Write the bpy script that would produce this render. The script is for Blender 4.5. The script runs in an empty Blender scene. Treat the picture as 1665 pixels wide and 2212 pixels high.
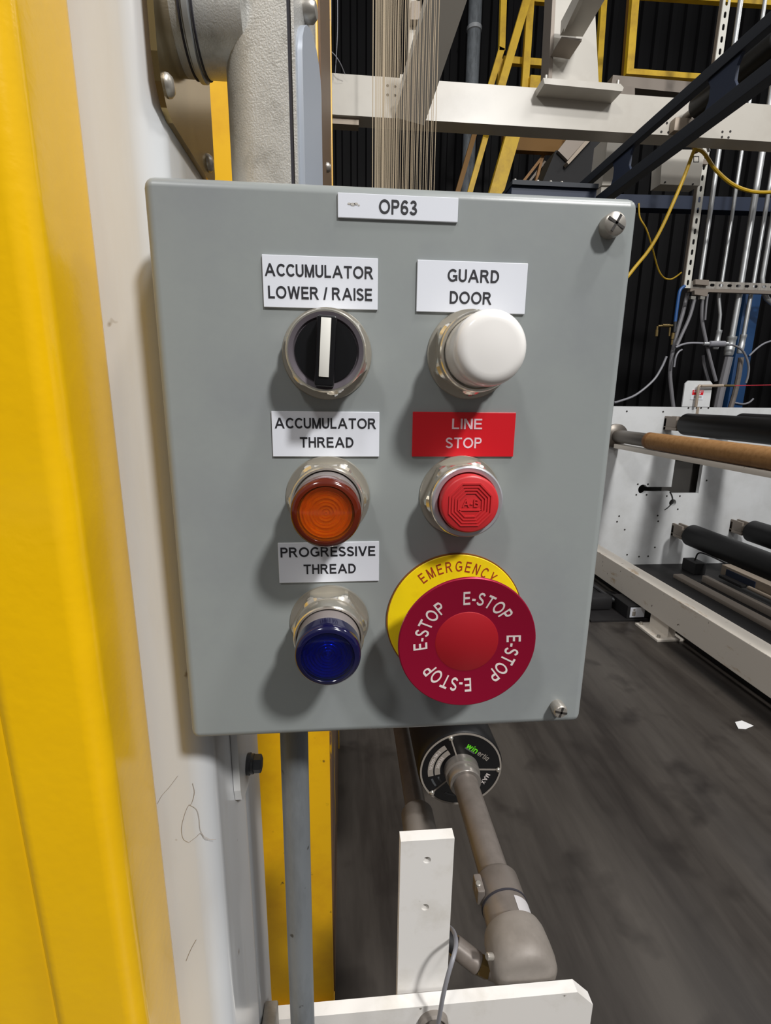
import bpy, bmesh, math, random
from mathutils import Vector, Matrix

# ------------------------------------------------------------------ camera, world, lamps, exposure
S = bpy.context.scene
COL = S.collection
rnd = random.Random(7)
PZ = 1.446                                   # height of the middle of the control box
CAM = Vector((-0.0301731, -0.2790076, PZ + 0.0539907))
R0 = Vector((0.99646159, -0.08327763, 0.01136391))    # camera right
R1 = Vector((-0.00788162, -0.2271933, -0.97381779))   # camera down
R2 = Vector((0.08367904, 0.97028245, -0.22704576))    # camera forward
FPX = 1069.71
cd = bpy.data.cameras.new('camera')
cd.sensor_fit = 'VERTICAL'; cd.sensor_height = 24.0
cd.lens = FPX / 2212 * 24.0
cd.clip_start = 0.01; cd.clip_end = 100
cam = bpy.data.objects.new('camera', cd); COL.objects.link(cam)
cam.matrix_world = Matrix(((R0.x, -R1.x, -R2.x, CAM.x), (R0.y, -R1.y, -R2.y, CAM.y),
                           (R0.z, -R1.z, -R2.z, CAM.z), (0, 0, 0, 1)))
S.camera = cam

w = bpy.data.worlds.new('world'); S.world = w; w.use_nodes = True
bg = w.node_tree.nodes['Background']
bg.inputs[0].default_value = (0.96, 0.97, 1.0, 1); bg.inputs[1].default_value = 0.27


def lamp(loc, size, power, aim=None, color=(1, 0.985, 0.965)):
    l = bpy.data.lights.new('high_bay_lamp', 'AREA'); l.shape = 'DISK'; l.size = size
    l.energy = power; l.color = color
    o = bpy.data.objects.new('high_bay_lamp', l); COL.objects.link(o); o.location = loc
    d = (Vector(aim) - Vector(loc)) if aim else Vector((0, 0, -1))
    o.rotation_euler = d.to_track_quat('-Z', 'Y').to_euler()
    return o


lamp((2.9, -4.6, 6.9), 0.75, 535, (0.2, 0.3, 1.4))        # the high bay that casts the main shadows
lamp((-2.6, -4.0, 7.2), 0.8, 115, (0, 0, 1.2))
lamp((2.5, -1.4, 7.4), 0.8, 190)
lamp((6.5, 0.0, 7.4), 0.8, 90)
lamp((-3.0, 2.5, 7.4), 0.8, 90)
lamp((7.5, 4.4, 7.4), 0.8, 80)
S.view_settings.view_transform = 'Standard'
S.view_settings.look = 'None'
S.view_settings.exposure = 0.0
S.view_settings.gamma = 1.0
S.view_settings.use_curve_mapping = False


def at(px, py, Y):
    """the point seen at (px, py) of the photograph that lies on the upright plane y = Y"""
    d = R0 * ((px - 832.5) / FPX) + R1 * ((py - 1106) / FPX) + R2
    return CAM + d * ((Y - CAM.y) / d.y)


# ------------------------------------------------------------------ materials
def lin(h):
    h = h.lstrip('#')
    v = [int(h[i:i + 2], 16) / 255 for i in (0, 2, 4)]
    return tuple(c / 12.92 if c <= 0.04045 else ((c + 0.055) / 1.055) ** 2.4 for c in v) + (1,)


def mat(name, col, rough=0.5, metal=0.0, var=None, bump=None, coat=0.0, trans=0.0, ior=1.5, spots=None, spec=None):
    """var = (scale, darker colour, low, high[, stretch]); bump = (scale, strength, distance)"""
    m = bpy.data.materials.new(name); m.use_nodes = True
    nt = m.node_tree; N = nt.nodes; L = nt.links
    b = N['Principled BSDF']
    c = lin(col) if isinstance(col, str) else tuple(col) + (1,)
    b.inputs['Base Color'].default_value = c
    b.inputs['Roughness'].default_value = rough
    b.inputs['Metallic'].default_value = metal
    b.inputs['IOR'].default_value = ior
    if coat: b.inputs['Coat Weight'].default_value = coat; b.inputs['Coat Roughness'].default_value = 0.12
    if trans: b.inputs['Transmission Weight'].default_value = trans
    if spec is not None: b.inputs['Specular IOR Level'].default_value = spec
    tc = N.new('ShaderNodeTexCoord')
    if var:
        mp = N.new('ShaderNodeMapping'); L.new(tc.outputs['Object'], mp.inputs[0])
        mp.inputs['Scale'].default_value = var[4] if len(var) > 4 else (1, 1, 1)
        n = N.new('ShaderNodeTexNoise'); n.inputs['Scale'].default_value = var[0]; n.inputs['Detail'].default_value = 6
        n.inputs['Roughness'].default_value = 0.65
        L.new(mp.outputs[0], n.inputs['Vector'])
        mr = N.new('ShaderNodeMapRange'); mr.inputs[1].default_value = var[2]; mr.inputs[2].default_value = var[3]
        L.new(n.outputs[0], mr.inputs[0])
        mx = N.new('ShaderNodeMix'); mx.data_type = 'RGBA'
        mx.inputs[6].default_value = c; mx.inputs[7].default_value = lin(var[1])
        L.new(mr.outputs[0], mx.inputs[0]); L.new(mx.outputs[2], b.inputs['Base Color'])
        last = mx.outputs[2]
        if spots:
            n2 = N.new('ShaderNodeTexNoise'); n2.inputs['Scale'].default_value = spots[0]; n2.inputs['Detail'].default_value = 3
            L.new(tc.outputs['Object'], n2.inputs['Vector'])
            r2 = N.new('ShaderNodeMapRange'); r2.inputs[1].default_value = spots[2]; r2.inputs[2].default_value = spots[3]
            L.new(n2.outputs[0], r2.inputs[0])
            m2 = N.new('ShaderNodeMix'); m2.data_type = 'RGBA'
            L.new(last, m2.inputs[6]); m2.inputs[7].default_value = lin(spots[1])
            L.new(r2.outputs[0], m2.inputs[0]); L.new(m2.outputs[2], b.inputs['Base Color'])
    if bump:
        n = N.new('ShaderNodeTexNoise'); n.inputs['Scale'].default_value = bump[0]; n.inputs['Detail'].default_value = 4
        L.new(tc.outputs['Object'], n.inputs['Vector'])
        bp = N.new('ShaderNodeBump'); bp.inputs['Strength'].default_value = bump[1]; bp.inputs['Distance'].default_value = bump[2]
        L.new(n.outputs[0], bp.inputs['Height']); L.new(bp.outputs[0], b.inputs['Normal'])
    return m


M = {}
M['panel'] = mat('grey_enamel', '#8d9291', 0.34, var=(9, '#84888a', 0.45, 0.75), bump=(260, 0.05, 0.0006))
M['white_label'] = mat('white_laminate', '#dbdee6', 0.45)
M['red_label'] = mat('red_laminate', '#d1101f', 0.4)
M['black_ink'] = mat('black_engraving', '#1b1b22', 0.6)
M['pale_ink'] = mat('pale_engraving', '#e6c4cc', 0.6)
M['chrome'] = mat('plated_metal', '#e8e3d8', 0.2, 0.9, bump=(90, 0.03, 0.0005))
M['washer'] = mat('dull_plated_washer', '#bdb8ad', 0.34, 0.8)
M['satin'] = mat('satin_metal', '#c4c1ba', 0.32, 1.0)
M['ring_grey'] = mat('bezel_grey', '#c3c3c8', 0.3, 0.6)
M['gunmetal'] = mat('dark_ring', '#6f686e', 0.28, 0.35)
M['black_plastic'] = mat('black_plastic', '#0b0b0e', 0.3)
M['ivory'] = mat('ivory_plastic', '#e4e2da', 0.4)
M['white_cap'] = mat('white_cap', '#ebe8e4', 0.16, coat=0.4)
M['red_cap'] = mat('red_cap', '#c22a2e', 0.38)
M['maroon'] = mat('anodised_red', '#9b0f33', 0.3, 0.45)
M['red_disc'] = mat('red_disc', '#a81823', 0.42, 0.25)
M['yellow_ring'] = mat('yellow_legend', '#f5d707', 0.5, var=(60, '#e8c606', 0.5, 0.8))
M['brown_ink'] = mat('red_brown_ink', '#9c3a12', 0.6)
M['silver_ink'] = mat('silver_ink', '#cfc6c2', 0.5)
M['amber_rim'] = mat('amber_rim', '#561804', 0.12, coat=0.5)
M['blue_rim'] = mat('blue_rim', '#0a0a34', 0.12, coat=0.5)
M['amber'] = mat('amber_lens', (1.0, 0.70, 0.25), 0.05, trans=1.0, ior=1.45)
M['amber_in'] = mat('amber_reflector', (1.0, 0.42, 0.015), 0.2, 0.5)
M['blue'] = mat('blue_lens', (0.12, 0.30, 0.85), 0.05, trans=1.0, ior=1.45)
M['blue_in'] = mat('blue_reflector', (0.01, 0.05, 0.42), 0.22, 0.6)
M['skirt'] = mat('grey_skirt', '#7c7574', 0.4)
M['white_col'] = mat('white_gloss_paint', '#d2d4d6', 0.22, var=(3.0, '#c9c6c0', 0.45, 0.75, (4, 4, 0.5)), spots=(55, '#9a9082', 0.73, 0.78), coat=0.25)
M['white_far'] = mat('white_machine_paint', '#c6c1b7', 0.33, var=(2.2, '#bab3a8', 0.5, 0.8))
M['white_plate'] = mat('white_side_paint', '#d3d5d6', 0.42, var=(2.5, '#bfc0bf', 0.42, 0.75))
M['white_worn'] = mat('worn_white_paint', '#e0d8cc', 0.5, var=(14, '#b99f7d', 0.60, 0.72, (1, 0.35, 1)), spots=(30, '#6d6258', 0.70, 0.75))
M['white_bracket'] = mat('dusty_white_paint', '#dddad6', 0.4, var=(12, '#c9c4bb', 0.5, 0.75), spots=(70, '#6e675f', 0.74, 0.79))
M['yellow'] = mat('yellow_gloss_paint', '#ebb803', 0.2, var=(4, '#dfab03', 0.45, 0.8), bump=(140, 0.16, 0.0012), coat=0.25)
M['yellow_rear'] = mat('yellow_dusty_paint', '#eab405', 0.42, var=(7, '#d69a08', 0.45, 0.75), spots=(45, '#7a5a14', 0.70, 0.76))
M['chipped'] = mat('chipped_dark_edge', '#6b5544', 0.4, 0.3, var=(6, '#c79a16', 0.60, 0.63, (1, 1, 0.5)))
M['yellow_far'] = mat('yellow_stair_paint', '#d9b012', 0.5, var=(5, '#b58d0c', 0.45, 0.7))
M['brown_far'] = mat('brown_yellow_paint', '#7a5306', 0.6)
M['galv_cast'] = mat('cast_grey_metal', '#bcbbb7', 0.42, 0.4, var=(60, '#9b9994', 0.50, 0.75), bump=(1000, 0.4, 0.0006))
M['galv_pipe'] = mat('weathered_grey_conduit', '#7d8286', 0.55, 0.25, var=(26, '#63676a', 0.42, 0.66, (1, 1, 0.25)), spots=(75, '#40413f', 0.70, 0.74))
M['galv_cover'] = mat('grey_cover_plate', '#a6adb8', 0.38, 0.2)
M['gasket'] = mat('dark_gasket', '#2a2830', 0.7)
M['plate_steel'] = mat('zinc_yellow_reflection', '#b09a6c', 0.2, 0.9, var=(8, '#8c784f', 0.4, 0.7, (1, 1, 0.2)))  # gold-brown tint paints the reflected yellow into the zinc colour
M['zinc'] = mat('bright_conduit', '#c2c4c5', 0.42, 0.75)
M['strut'] = mat('perforated_strut', '#d8d6cd', 0.45, 0.15)
M['worn_galv'] = mat('worn_galvanised', '#aaa59d', 0.5, 0.4, var=(18, '#6e675f', 0.45, 0.75, (1, 1, 0.15)))
M['bolt_dark'] = mat('dark_bolt', '#4a4b4d', 0.4, 0.8)
M['screw'] = mat('steel_screw', '#aaa59d', 0.35, 0.6)
M['slot'] = mat('screw_slot', '#2b2724', 0.7)
M['pvc'] = mat('grey_shaft', '#7d756f', 0.34, 0.25, var=(14, '#665f59', 0.45, 0.75), bump=(120, 0.06, 0.0005))
M['collar_grey'] = mat('grey_collar', '#8f8983', 0.3, 0.6)
M['casting'] = mat('grey_casting', '#857e77', 0.55, 0.1, var=(12, '#6b645d', 0.42, 0.75), bump=(90, 0.2, 0.0012))
M['black_roll'] = mat('black_roller', '#08080a', 0.42, var=(5, '#121213', 0.5, 0.8), spec=0.35)
M['black_matte'] = mat('matte_black', '#121113', 0.7)
M['face_black'] = mat('glossy_black_face', '#08080a', 0.25)
M['grey_print'] = mat('grey_print', '#8d867e', 0.5)
M['green_print'] = mat('green_print', '#62d421', 0.5)
M['dark_print'] = mat('dark_grey_print', '#4a4d50', 0.6)
M['tan'] = mat('tan_cork_roll', '#a87d4e', 0.6, var=(35, '#946a3c', 0.42, 0.7), bump=(200, 0.1, 0.001))
M['shaft_steel'] = mat('dull_shaft', '#6f6962', 0.38, 0.7)
M['navy'] = mat('navy_paint', '#101824', 0.6)
M['navy_hi'] = mat('navy_block', '#15233c', 0.55)
M['blue_col'] = mat('blue_paint', '#0c3a66', 0.5)
M['cable'] = mat('grey_cable', '#85858b', 0.4)
M['cable_dk'] = mat('grey_flexible_conduit', '#77767a', 0.5)
M['cable_y'] = mat('yellow_cable', '#c29c12', 0.5)
M['hose_blue'] = mat('blue_hose', '#164f8e', 0.45)
M['brass'] = mat('brass', '#85724a', 0.35, 0.8)
M['yarn'] = mat('cream_yarn', '#c2b196', 0.8)
M['cord_red'] = mat('red_cord', '#b01c30', 0.6)
M['wall'] = mat('dark_cladding', '#0b0a0c', 0.65, var=(0.7, '#050405', 0.4, 0.6), spec=0.2)
M['floor'] = mat('stained_concrete', '#49443f', 0.42, var=(1.5, '#231e1b', 0.36, 0.70, (3.2, 0.40, 1)), spots=(6.0, '#221d1a', 0.55, 0.78), bump=(60, 0.06, 0.002))
M['paper'] = mat('paper', '#e6e6e6', 0.7)
M['web'] = mat('cobweb', '#9a8f84', 0.9)
M['deck'] = mat('black_deck', '#181617', 0.6, var=(3, '#2a2624', 0.5, 0.8))
M['rail_grey'] = mat('dull_rail', '#8a8076', 0.5, 0.3)
M['beige'] = mat('beige_metal', '#a09282', 0.5, 0.2)


# ------------------------------------------------------------------ mesh builder
def frame(axis):
    a = Vector(axis).normalized()
    h = Vector((0, 0, 1)) if abs(a.z) < 0.9 else Vector((1, 0, 0))
    u = h.cross(a).normalized()
    return u, a.cross(u).normalized(), a


class MB:
    def __init__(self): self.v = []; self.f = []

    def add(self, vs, fs):
        n = len(self.v); self.v += [Vector(p) for p in vs]; self.f += [[i + n for i in f] for f in fs]; return self

    def bm(self, bm):
        bm.verts.index_update()
        self.add([v.co.copy() for v in bm.verts], [[v.index for v in f.verts] for f in bm.faces]); bm.free(); return self

    def box(self, c, s, bev=0.0, mtx=None, seg=2):
        bm = bmesh.new(); bmesh.ops.create_cube(bm, size=1)
        bmesh.ops.scale(bm, vec=s, verts=bm.verts)
        if bev: bmesh.ops.bevel(bm, geom=bm.edges[:], offset=bev, segments=seg, profile=0.5, affect='EDGES')
        if mtx is not None: bm.transform(mtx)
        bmesh.ops.translate(bm, vec=Vector(c), verts=bm.verts)
        return self.bm(bm)

    def span(self, a, b, bev=0.0):
        a = Vector(a); b = Vector(b)
        return self.box((a + b) / 2, [abs(b[i] - a[i]) for i in range(3)], bev)

    def lathe(self, prof, o, axis, seg=48):
        """prof: (radius, distance along the axis)"""
        u, v, a = frame(axis); o = Vector(o); rings = []; vs = []; fs = []
        for r, t in prof:
            if r < 1e-7:
                rings.append([len(vs)]); vs.append(o + a * t)
            else:
                rings.append(list(range(len(vs), len(vs) + seg)))
                for k in range(seg):
                    an = 2 * math.pi * k / seg
                    vs.append(o + a * t + (u * math.cos(an) + v * math.sin(an)) * r)
        for A, B in zip(rings, rings[1:]):
            for k in range(seg):
                k2 = (k + 1) % seg
                if len(A) == 1 and len(B) == 1: continue
                if len(A) == 1: fs.append([A[0], B[k], B[k2]])
                elif len(B) == 1: fs.append([A[k], B[0], A[k2]])
                else: fs.append([A[k], B[k], B[k2], A[k2]])
        return self.add(vs, fs)

    def cyl(self, p, q, r, seg=20, bev=0.0, r2=None):
        p = Vector(p); q = Vector(q); l = (q - p).length; r2 = r if r2 is None else r2
        if bev: prof = [(0, 0), (r - bev, 0), (r, bev), (r2, l - bev), (r2 - bev, l), (0, l)]
        else: prof = [(0, 0), (r, 0), (r2, l), (0, l)]
        return self.lathe(prof, p, q - p, seg)

    def tube(self, pts, r, seg=8):
        pts = [Vector(p) for p in pts]; vs = []; fs = []; prev = None
        for i, p in enumerate(pts):
            d = (pts[min(i + 1, len(pts) - 1)] - pts[max(i - 1, 0)]).normalized()
            if prev is None: u, v, _ = frame(d)
            else:
                u = (prev - d * prev.dot(d)).normalized(); v = d.cross(u)
            prev = u
            for k in range(seg):
                an = 2 * math.pi * k / seg
                vs.append(p + (u * math.cos(an) + v * math.sin(an)) * r)
        for i in range(len(pts) - 1):
            for k in range(seg):
                k2 = (k + 1) % seg
                fs.append([i * seg + k, i * seg + k2, (i + 1) * seg + k2, (i + 1) * seg + k])
        fs.append(list(range(seg))); fs.append([(len(pts) - 1) * seg + k for k in range(seg)])
        return self.add(vs, fs)

    def bar(self, p, q, w, d, side=(0, 1, 0), bev=0.0):
        """a rectangular bar from p to q, d deep along side and w wide across"""
        p = Vector(p); q = Vector(q); a = (q - p); l = a.length; a.normalize()
        s = Vector(side); s = (s - a * s.dot(a)).normalized(); t = a.cross(s)
        m = Matrix((a, s, t)).transposed().to_4x4()
        return self.box((p + q) / 2, (l, d, w), bev, m)

    def prism(self, poly, y0, y1):
        """outline in x, z carried from y0 to y1"""
        n = len(poly)
        vs = [(x, y0, z) for x, z in poly] + [(x, y1, z) for x, z in poly]
        fs = [list(range(n)), list(range(2 * n - 1, n - 1, -1))]
        for i in range(n):
            j = (i + 1) % n; fs.append([i, j, j + n, i + n])
        return self.add(vs, fs)

    def prism_ax(self, poly, o, axis, t0, t1, ang=0.0):
        """outline in the plane across axis"""
        u, v, a = frame(axis); o = Vector(o); n = len(poly)
        vs = [o + u * x + v * y + a * t0 for x, y in poly] + [o + u * x + v * y + a * t1 for x, y in poly]
        fs = [list(range(n)), list(range(2 * n - 1, n - 1, -1))]
        for i in range(n):
            j = (i + 1) % n; fs.append([i, j, j + n, i + n])
        return self.add(vs, fs)

    def tubecol(self, x0, x1, y0, y1, z0, z1, r, seg=6):
        """an upright square tube with rounded corners"""
        p = []
        for cx, cy, a0 in ((x1 - r, y1 - r, 0), (x0 + r, y1 - r, 90), (x0 + r, y0 + r, 180), (x1 - r, y0 + r, 270)):
            for k in range(seg + 1):
                a = math.radians(a0 + 90 * k / seg); p.append((cx + r * math.cos(a), cy + r * math.sin(a)))
        n = len(p)
        vs = [(x, y, z0) for x, y in p] + [(x, y, z1) for x, y in p]
        fs = [list(range(n)), list(range(2 * n - 1, n - 1, -1))]
        for i in range(n):
            j = (i + 1) % n; fs.append([i, j, j + n, i + n])
        return self.add(vs, fs)

    def holed(self, outer, holes, y0, y1):
        """a flat plate in x, z with holes cut through it"""
        c = bpy.data.curves.new('outline', 'CURVE'); c.dimensions = '2D'; c.fill_mode = 'BOTH'
        c.extrude = abs(y1 - y0) / 2
        for ring in [outer] + holes:
            s = c.splines.new('POLY'); s.points.add(len(ring) - 1); s.use_cyclic_u = True
            for q, (x, z) in zip(s.points, ring): q.co = (x, z, 0, 1)
        o = bpy.data.objects.new('outline', c); COL.objects.link(o)
        me = bpy.data.meshes.new_from_object(o)
        ym = (y0 + y1) / 2
        self.add([(q.co.x, ym - q.co.z, q.co.y) for q in me.vertices], [list(p.vertices) for p in me.polygons])
        bpy.data.objects.remove(o); bpy.data.curves.remove(c); bpy.data.meshes.remove(me)
        return self

    def build(self, name, m, parent=None, smooth=0.7, loc=None):
        root = parent
        while root is not None and root.parent is not None: root = root.parent
        if root is None:
            if loc is None:
                xs = [p.x for p in self.v]; ys = [p.y for p in self.v]; zs = [p.z for p in self.v]
                loc = ((min(xs) + max(xs)) / 2, (min(ys) + max(ys)) / 2, min(zs))
            off = Vector(loc)
        else: off = root.location.copy()
        me = bpy.data.meshes.new(name)
        me.from_pydata([p - off for p in self.v], [], self.f)
        bm = bmesh.new(); bm.from_mesh(me)
        bmesh.ops.remove_doubles(bm, verts=bm.verts, dist=1e-6)
        bmesh.ops.recalc_face_normals(bm, faces=bm.faces); bm.to_mesh(me); bm.free()
        me.materials.append(m)
        if smooth:
            me.polygons.foreach_set('use_smooth', [True] * len(me.polygons)); me.set_sharp_from_angle(angle=smooth)
        me.update()
        o = bpy.data.objects.new(name, me); COL.objects.link(o)
        if parent is not None: o.parent = parent
        else: o.location = off
        return o


def thing(name, loc, label, cat, group=None):
    o = bpy.data.objects.new(name, None); COL.objects.link(o); o.location = loc
    o.empty_display_size = 0.05
    return tag(o, label, cat, group)


def tag(o, label, cat=None, group=None, kind=None):
    o['label'] = label
    if cat: o['category'] = cat
    if group: o['group'] = group
    if kind: o['kind'] = kind
    return o


def struct(o, label=None):
    o['kind'] = 'structure'
    if label: o['label'] = label
    return o


def smooth_path(pts, n=6):
    """Catmull-Rom through the given points"""
    P = [Vector(p) for p in pts]; out = []
    P = [P[0] * 2 - P[1]] + P + [P[-1] * 2 - P[-2]]
    for i in range(1, len(P) - 2):
        a, b, c, d = P[i - 1:i + 3]
        for k in range(n):
            t = k / n
            out.append(0.5 * ((2 * b) + (c - a) * t + (2 * a - 5 * b + 4 * c - d) * t * t + (3 * b - a - 3 * c + d) * t ** 3))
    out.append(P[-2]); return out


def circ(cx, cz, r, n=24, a0=0.0):
    return [(cx + r * math.cos(a0 + 2 * math.pi * k / n), cz + r * math.sin(a0 + 2 * math.pi * k / n)) for k in range(n)]


def obround(cx, cz, w, h, n=6):
    """an oval slot w wide and h high"""
    p = []
    if h >= w:
        r = w / 2
        for s, a0 in ((1, 0), (-1, 180)):
            for k in range(n + 1):
                a = math.radians(a0 + 180 * k / n); p.append((cx + r * math.cos(a), cz + s * (h / 2 - r) + r * math.sin(a)))
    else:
        r = h / 2
        for s, a0 in ((1, -90), (-1, 90)):
            for k in range(n + 1):
                a = math.radians(a0 + 180 * k / n); p.append((cx + s * (w / 2 - r) + r * math.cos(a), cz + r * math.sin(a)))
    return p


_glyph = {}


def _arc(cx, cy, rx, ry, a0, a1, n=14):
    return [(cx + rx * math.cos(math.radians(a0 + (a1 - a0) * k / n)), cy + ry * math.sin(math.radians(a0 + (a1 - a0) * k / n))) for k in range(n + 1)]


def _strokes(ch, s):
    """one grotesque letter of cap height 1 drawn with strokes s wide: ('p', points) ribbons, ('d', x0, y0, x1, y1) slanted bars"""
    h = s / 2; t = 1 - h
    if ch == 'A': return [('d', 0, 0, .40, 1), ('d', .80, 0, .40, 1), ('p', [(.17, .34), (.63, .34)])]
    if ch == 'B': return [('p', [(h, 0), (h, 1)]), ('p', [(h, t), (.36, t)] + _arc(.36, .755, .22, .245 - h, 90, -90) + [(h, .51)]), ('p', [(.36, .51)] + _arc(.38, .285, .27, .285 - h, 80, -90) + [(h, h)])]
    if ch == 'C': return [('p', _arc(.43, .5, .43 - h, .5 - h, 40, 320, 26))]
    if ch == 'D': return [('p', [(h, 0), (h, 1)]), ('p', [(h, t), (.30, t)] + _arc(.30, .5, .45 - h, .5 - h, 90, -90, 20) + [(h, h)])]
    if ch == 'E': return [('p', [(h, 0), (h, 1)]), ('p', [(0, t), (.66, t)]), ('p', [(0, .52), (.62, .52)]), ('p', [(0, h), (.68, h)])]
    if ch == 'G': return [('p', _arc(.45, .5, .45 - h, .5 - h, 42, 318, 26) + [(.86 - h, .2), (.86 - h, .5)]), ('p', [(.48, .45), (.86, .45)])]
    if ch == 'H': return [('p', [(h, 0), (h, 1)]), ('p', [(.72 - h, 0), (.72 - h, 1)]), ('p', [(0, .53), (.72, .53)])]
    if ch == 'I': return [('p', [(h, 0), (h, 1)])]
    if ch == 'L': return [('p', [(h, 0), (h, 1)]), ('p', [(0, h), (.60, h)])]
    if ch == 'M': return [('p', [(h, 0), (h, 1)]), ('p', [(.86 - h, 0), (.86 - h, 1)]), ('d', .43, 0, .10, 1), ('d', .43, 0, .76, 1)]
    if ch == 'N': return [('p', [(h, 0), (h, 1)]), ('p', [(.72 - h, 0), (.72 - h, 1)]), ('d', .72 - h * 1.2, 0, h * 1.2, 1)]
    if ch in 'O0':
        w = .48 if ch == 'O' else .33
        return [('p', _arc(w, .5, w - h, .5 - h, 90, 450, 32))]
    if ch == 'P': return [('p', [(h, 0), (h, 1)]), ('p', [(h, t), (.40, t)] + _arc(.40, .71, .28 - h, .29 - h, 90, -90) + [(h, .42 + h)])]
    if ch == 'R': return [('p', [(h, 0), (h, 1)]), ('p', [(h, t), (.42, t)] + _arc(.42, .725, .29 - h, .275 - h, 90, -90) + [(h, .45 + h)]), ('d', .72, 0, .42, .50)]
    if ch == 'S':
        return [('p', _arc(.35, .735, .32 - h, .265 - h, 15, 225, 16)[:-1] + [(.22, .575), (.48, .45)] + _arc(.36, .27, .34 - h, .27 - h, 50, -165, 16))]
    if ch == 'T': return [('p', [(0, t), (.74, t)]), ('p', [(.37, 0), (.37, 1)])]
    if ch == 'U': return [('p', [(h, 1), (h, .36)] + _arc(.36, .36, .36 - h, .36 - h, 180, 360) + [(.72 - h, 1)])]
    if ch == 'V': return [('d', .40, 0, .06, 1), ('d', .40, 0, .74, 1)]
    if ch == 'W': return [('d', .29, 0, .07, 1), ('d', .29, 0, .56, 1), ('d', .83, 0, .56, 1), ('d', .83, 0, 1.05, 1)]
    if ch == 'X': return [('d', .06, 0, .66, 1), ('d', .66, 0, .06, 1)]
    if ch == 'Y': return [('p', [(.39, 0), (.39, .46)]), ('d', .39, .40, .07, 1), ('d', .39, .40, .71, 1)]
    if ch == '/': return [('d', .05, 0, .28, 1)]
    if ch == '-': return [('p', [(0, .38), (.34, .38)])]
    if ch == '1': return [('p', [(.25, 0), (.25, 1)]), ('d', .06, .75, .25, 1)]
    if ch == '2': return [('p', _arc(.32, .71, .30 - h, .29 - h, 170, -30) + [(h, h)]), ('p', [(0, h), (.64, h)])]
    if ch == '3': return [('p', _arc(.31, .745, .28 - h, .255 - h, 165, -75)), ('p', [(.22, .52)] + _arc(.31, .28, .33 - h, .28 - h, 85, -165))]
    if ch == '6': return [('p', _arc(.33, .31, .33 - h, .31 - h, 0, 360, 24)), ('p', _arc(.36, .5, .36 - h, .5 - h, 45, 205, 16))]
    if ch == '7': return [('p', [(0, t), (.62, t)]), ('d', .22, 0, .56, 1)]
    if ch == '8': return [('p', _arc(.32, .75, .26 - h, .25 - h, 0, 360, 24)), ('p', _arc(.32, .28, .32 - h, .28 - h, 0, 360, 24))]
    if ch == 'w': return [('d', .22, 0, .06, .74), ('d', .22, 0, .42, .74), ('d', .62, 0, .42, .74), ('d', .62, 0, .78, .74)]
    if ch == 'i': return [('p', [(h, 0), (h, .74)]), ('p', [(h, .86), (h, 1)])]
    if ch == 'n': return [('p', [(h, 0), (h, .74)]), ('p', [(h, .45)] + _arc(.29, .46, .29 - h, .29 - h, 180, 0) + [(.58 - h, 0)])]
    if ch == 'e': return [('p', _arc(.31, .37, .31 - h, .37 - h, 0, 320, 20)), ('p', [(.05, .37), (.60, .37)])]
    if ch == 'r': return [('p', [(h, 0), (h, .74)]), ('p', _arc(.36, .40, .36 - h, .34 - h, 180, 80))]
    if ch == 't': return [('p', [(.16, .96), (.16, .20)] + _arc(.30, .20, .14, .20 - h, 180, 280)), ('p', [(0, .68), (.34, .68)])]
    if ch == 'a': return [('p', _arc(.28, .37, .28 - h, .37 - h, 0, 360, 20)), ('p', [(.56 - h, 0), (.56 - h, .74)])]
    return []


def glyphs(s, bold=0.0):
    """flat letter mesh: (verts, faces, (x0, x1, y0, y1)); bold widens the strokes"""
    key = (s, bold)
    if key in _glyph: return _glyph[key]
    sw = 0.135 + bold; vs = []; fs = []; pen = 0.0
    for ch in s:
        if ch == ' ': pen += 0.30; continue
        g = _strokes(ch, sw); n0 = len(vs)
        for si, st in enumerate(g):
            ns = len(vs)
            if st[0] == 'd':
                _, xa, ya, xb, yb = st
                hw = sw / 2 * math.hypot(xb - xa, yb - ya) / abs(yb - ya)
                k = len(vs); q = [(xa - hw, ya), (xa + hw, ya), (xb + hw, yb), (xb - hw, yb)]
                vs += [Vector((pen + x, y, 0)) for x, y in q]; fs.append([k, k + 1, k + 2, k + 3])
            else:
                P = [Vector((x, y, 0)) for x, y in st[1]]
                Q = [P[0]]
                for p in P[1:]:
                    if (p - Q[-1]).length > 1e-4: Q.append(p)
                closed = (Q[0] - Q[-1]).length < 1e-3 and len(Q) > 3
                k = len(vs)
                for i, p in enumerate(Q):
                    d0 = (p - Q[i - 1]).normalized() if i else ((Q[-1] - Q[-2]).normalized() if closed else None)
                    d1 = (Q[i + 1] - p).normalized() if i < len(Q) - 1 else ((Q[1] - Q[0]).normalized() if closed else None)
                    d0 = d0 or d1; d1 = d1 or d0
                    m = (d0 + d1).normalized(); nrm = Vector((-m.y, m.x, 0)); c = max(0.5, m.dot(d1))
                    o = nrm * (sw / 2 / c)
                    vs += [p + o + Vector((pen, 0, 0)), p - o + Vector((pen, 0, 0))]
                for i in range(len(Q) - 1):
                    a = k + 2 * i; fs.append([a + 1, a + 3, a + 2, a])
            for v in vs[ns:]: v.z = -0.000012 * si
        xs = [v.x for v in vs[n0:]]
        shift = pen - min(xs)
        for v in vs[n0:]: v.x += shift
        pen = max(xs) + shift + 0.12
    xs = [v.x for v in vs]; ys = [v.y for v in vs]
    _glyph[key] = (vs, fs, (min(xs), max(xs), min(0.0, min(ys)), max(ys)))
    return _glyph[key]


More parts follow.
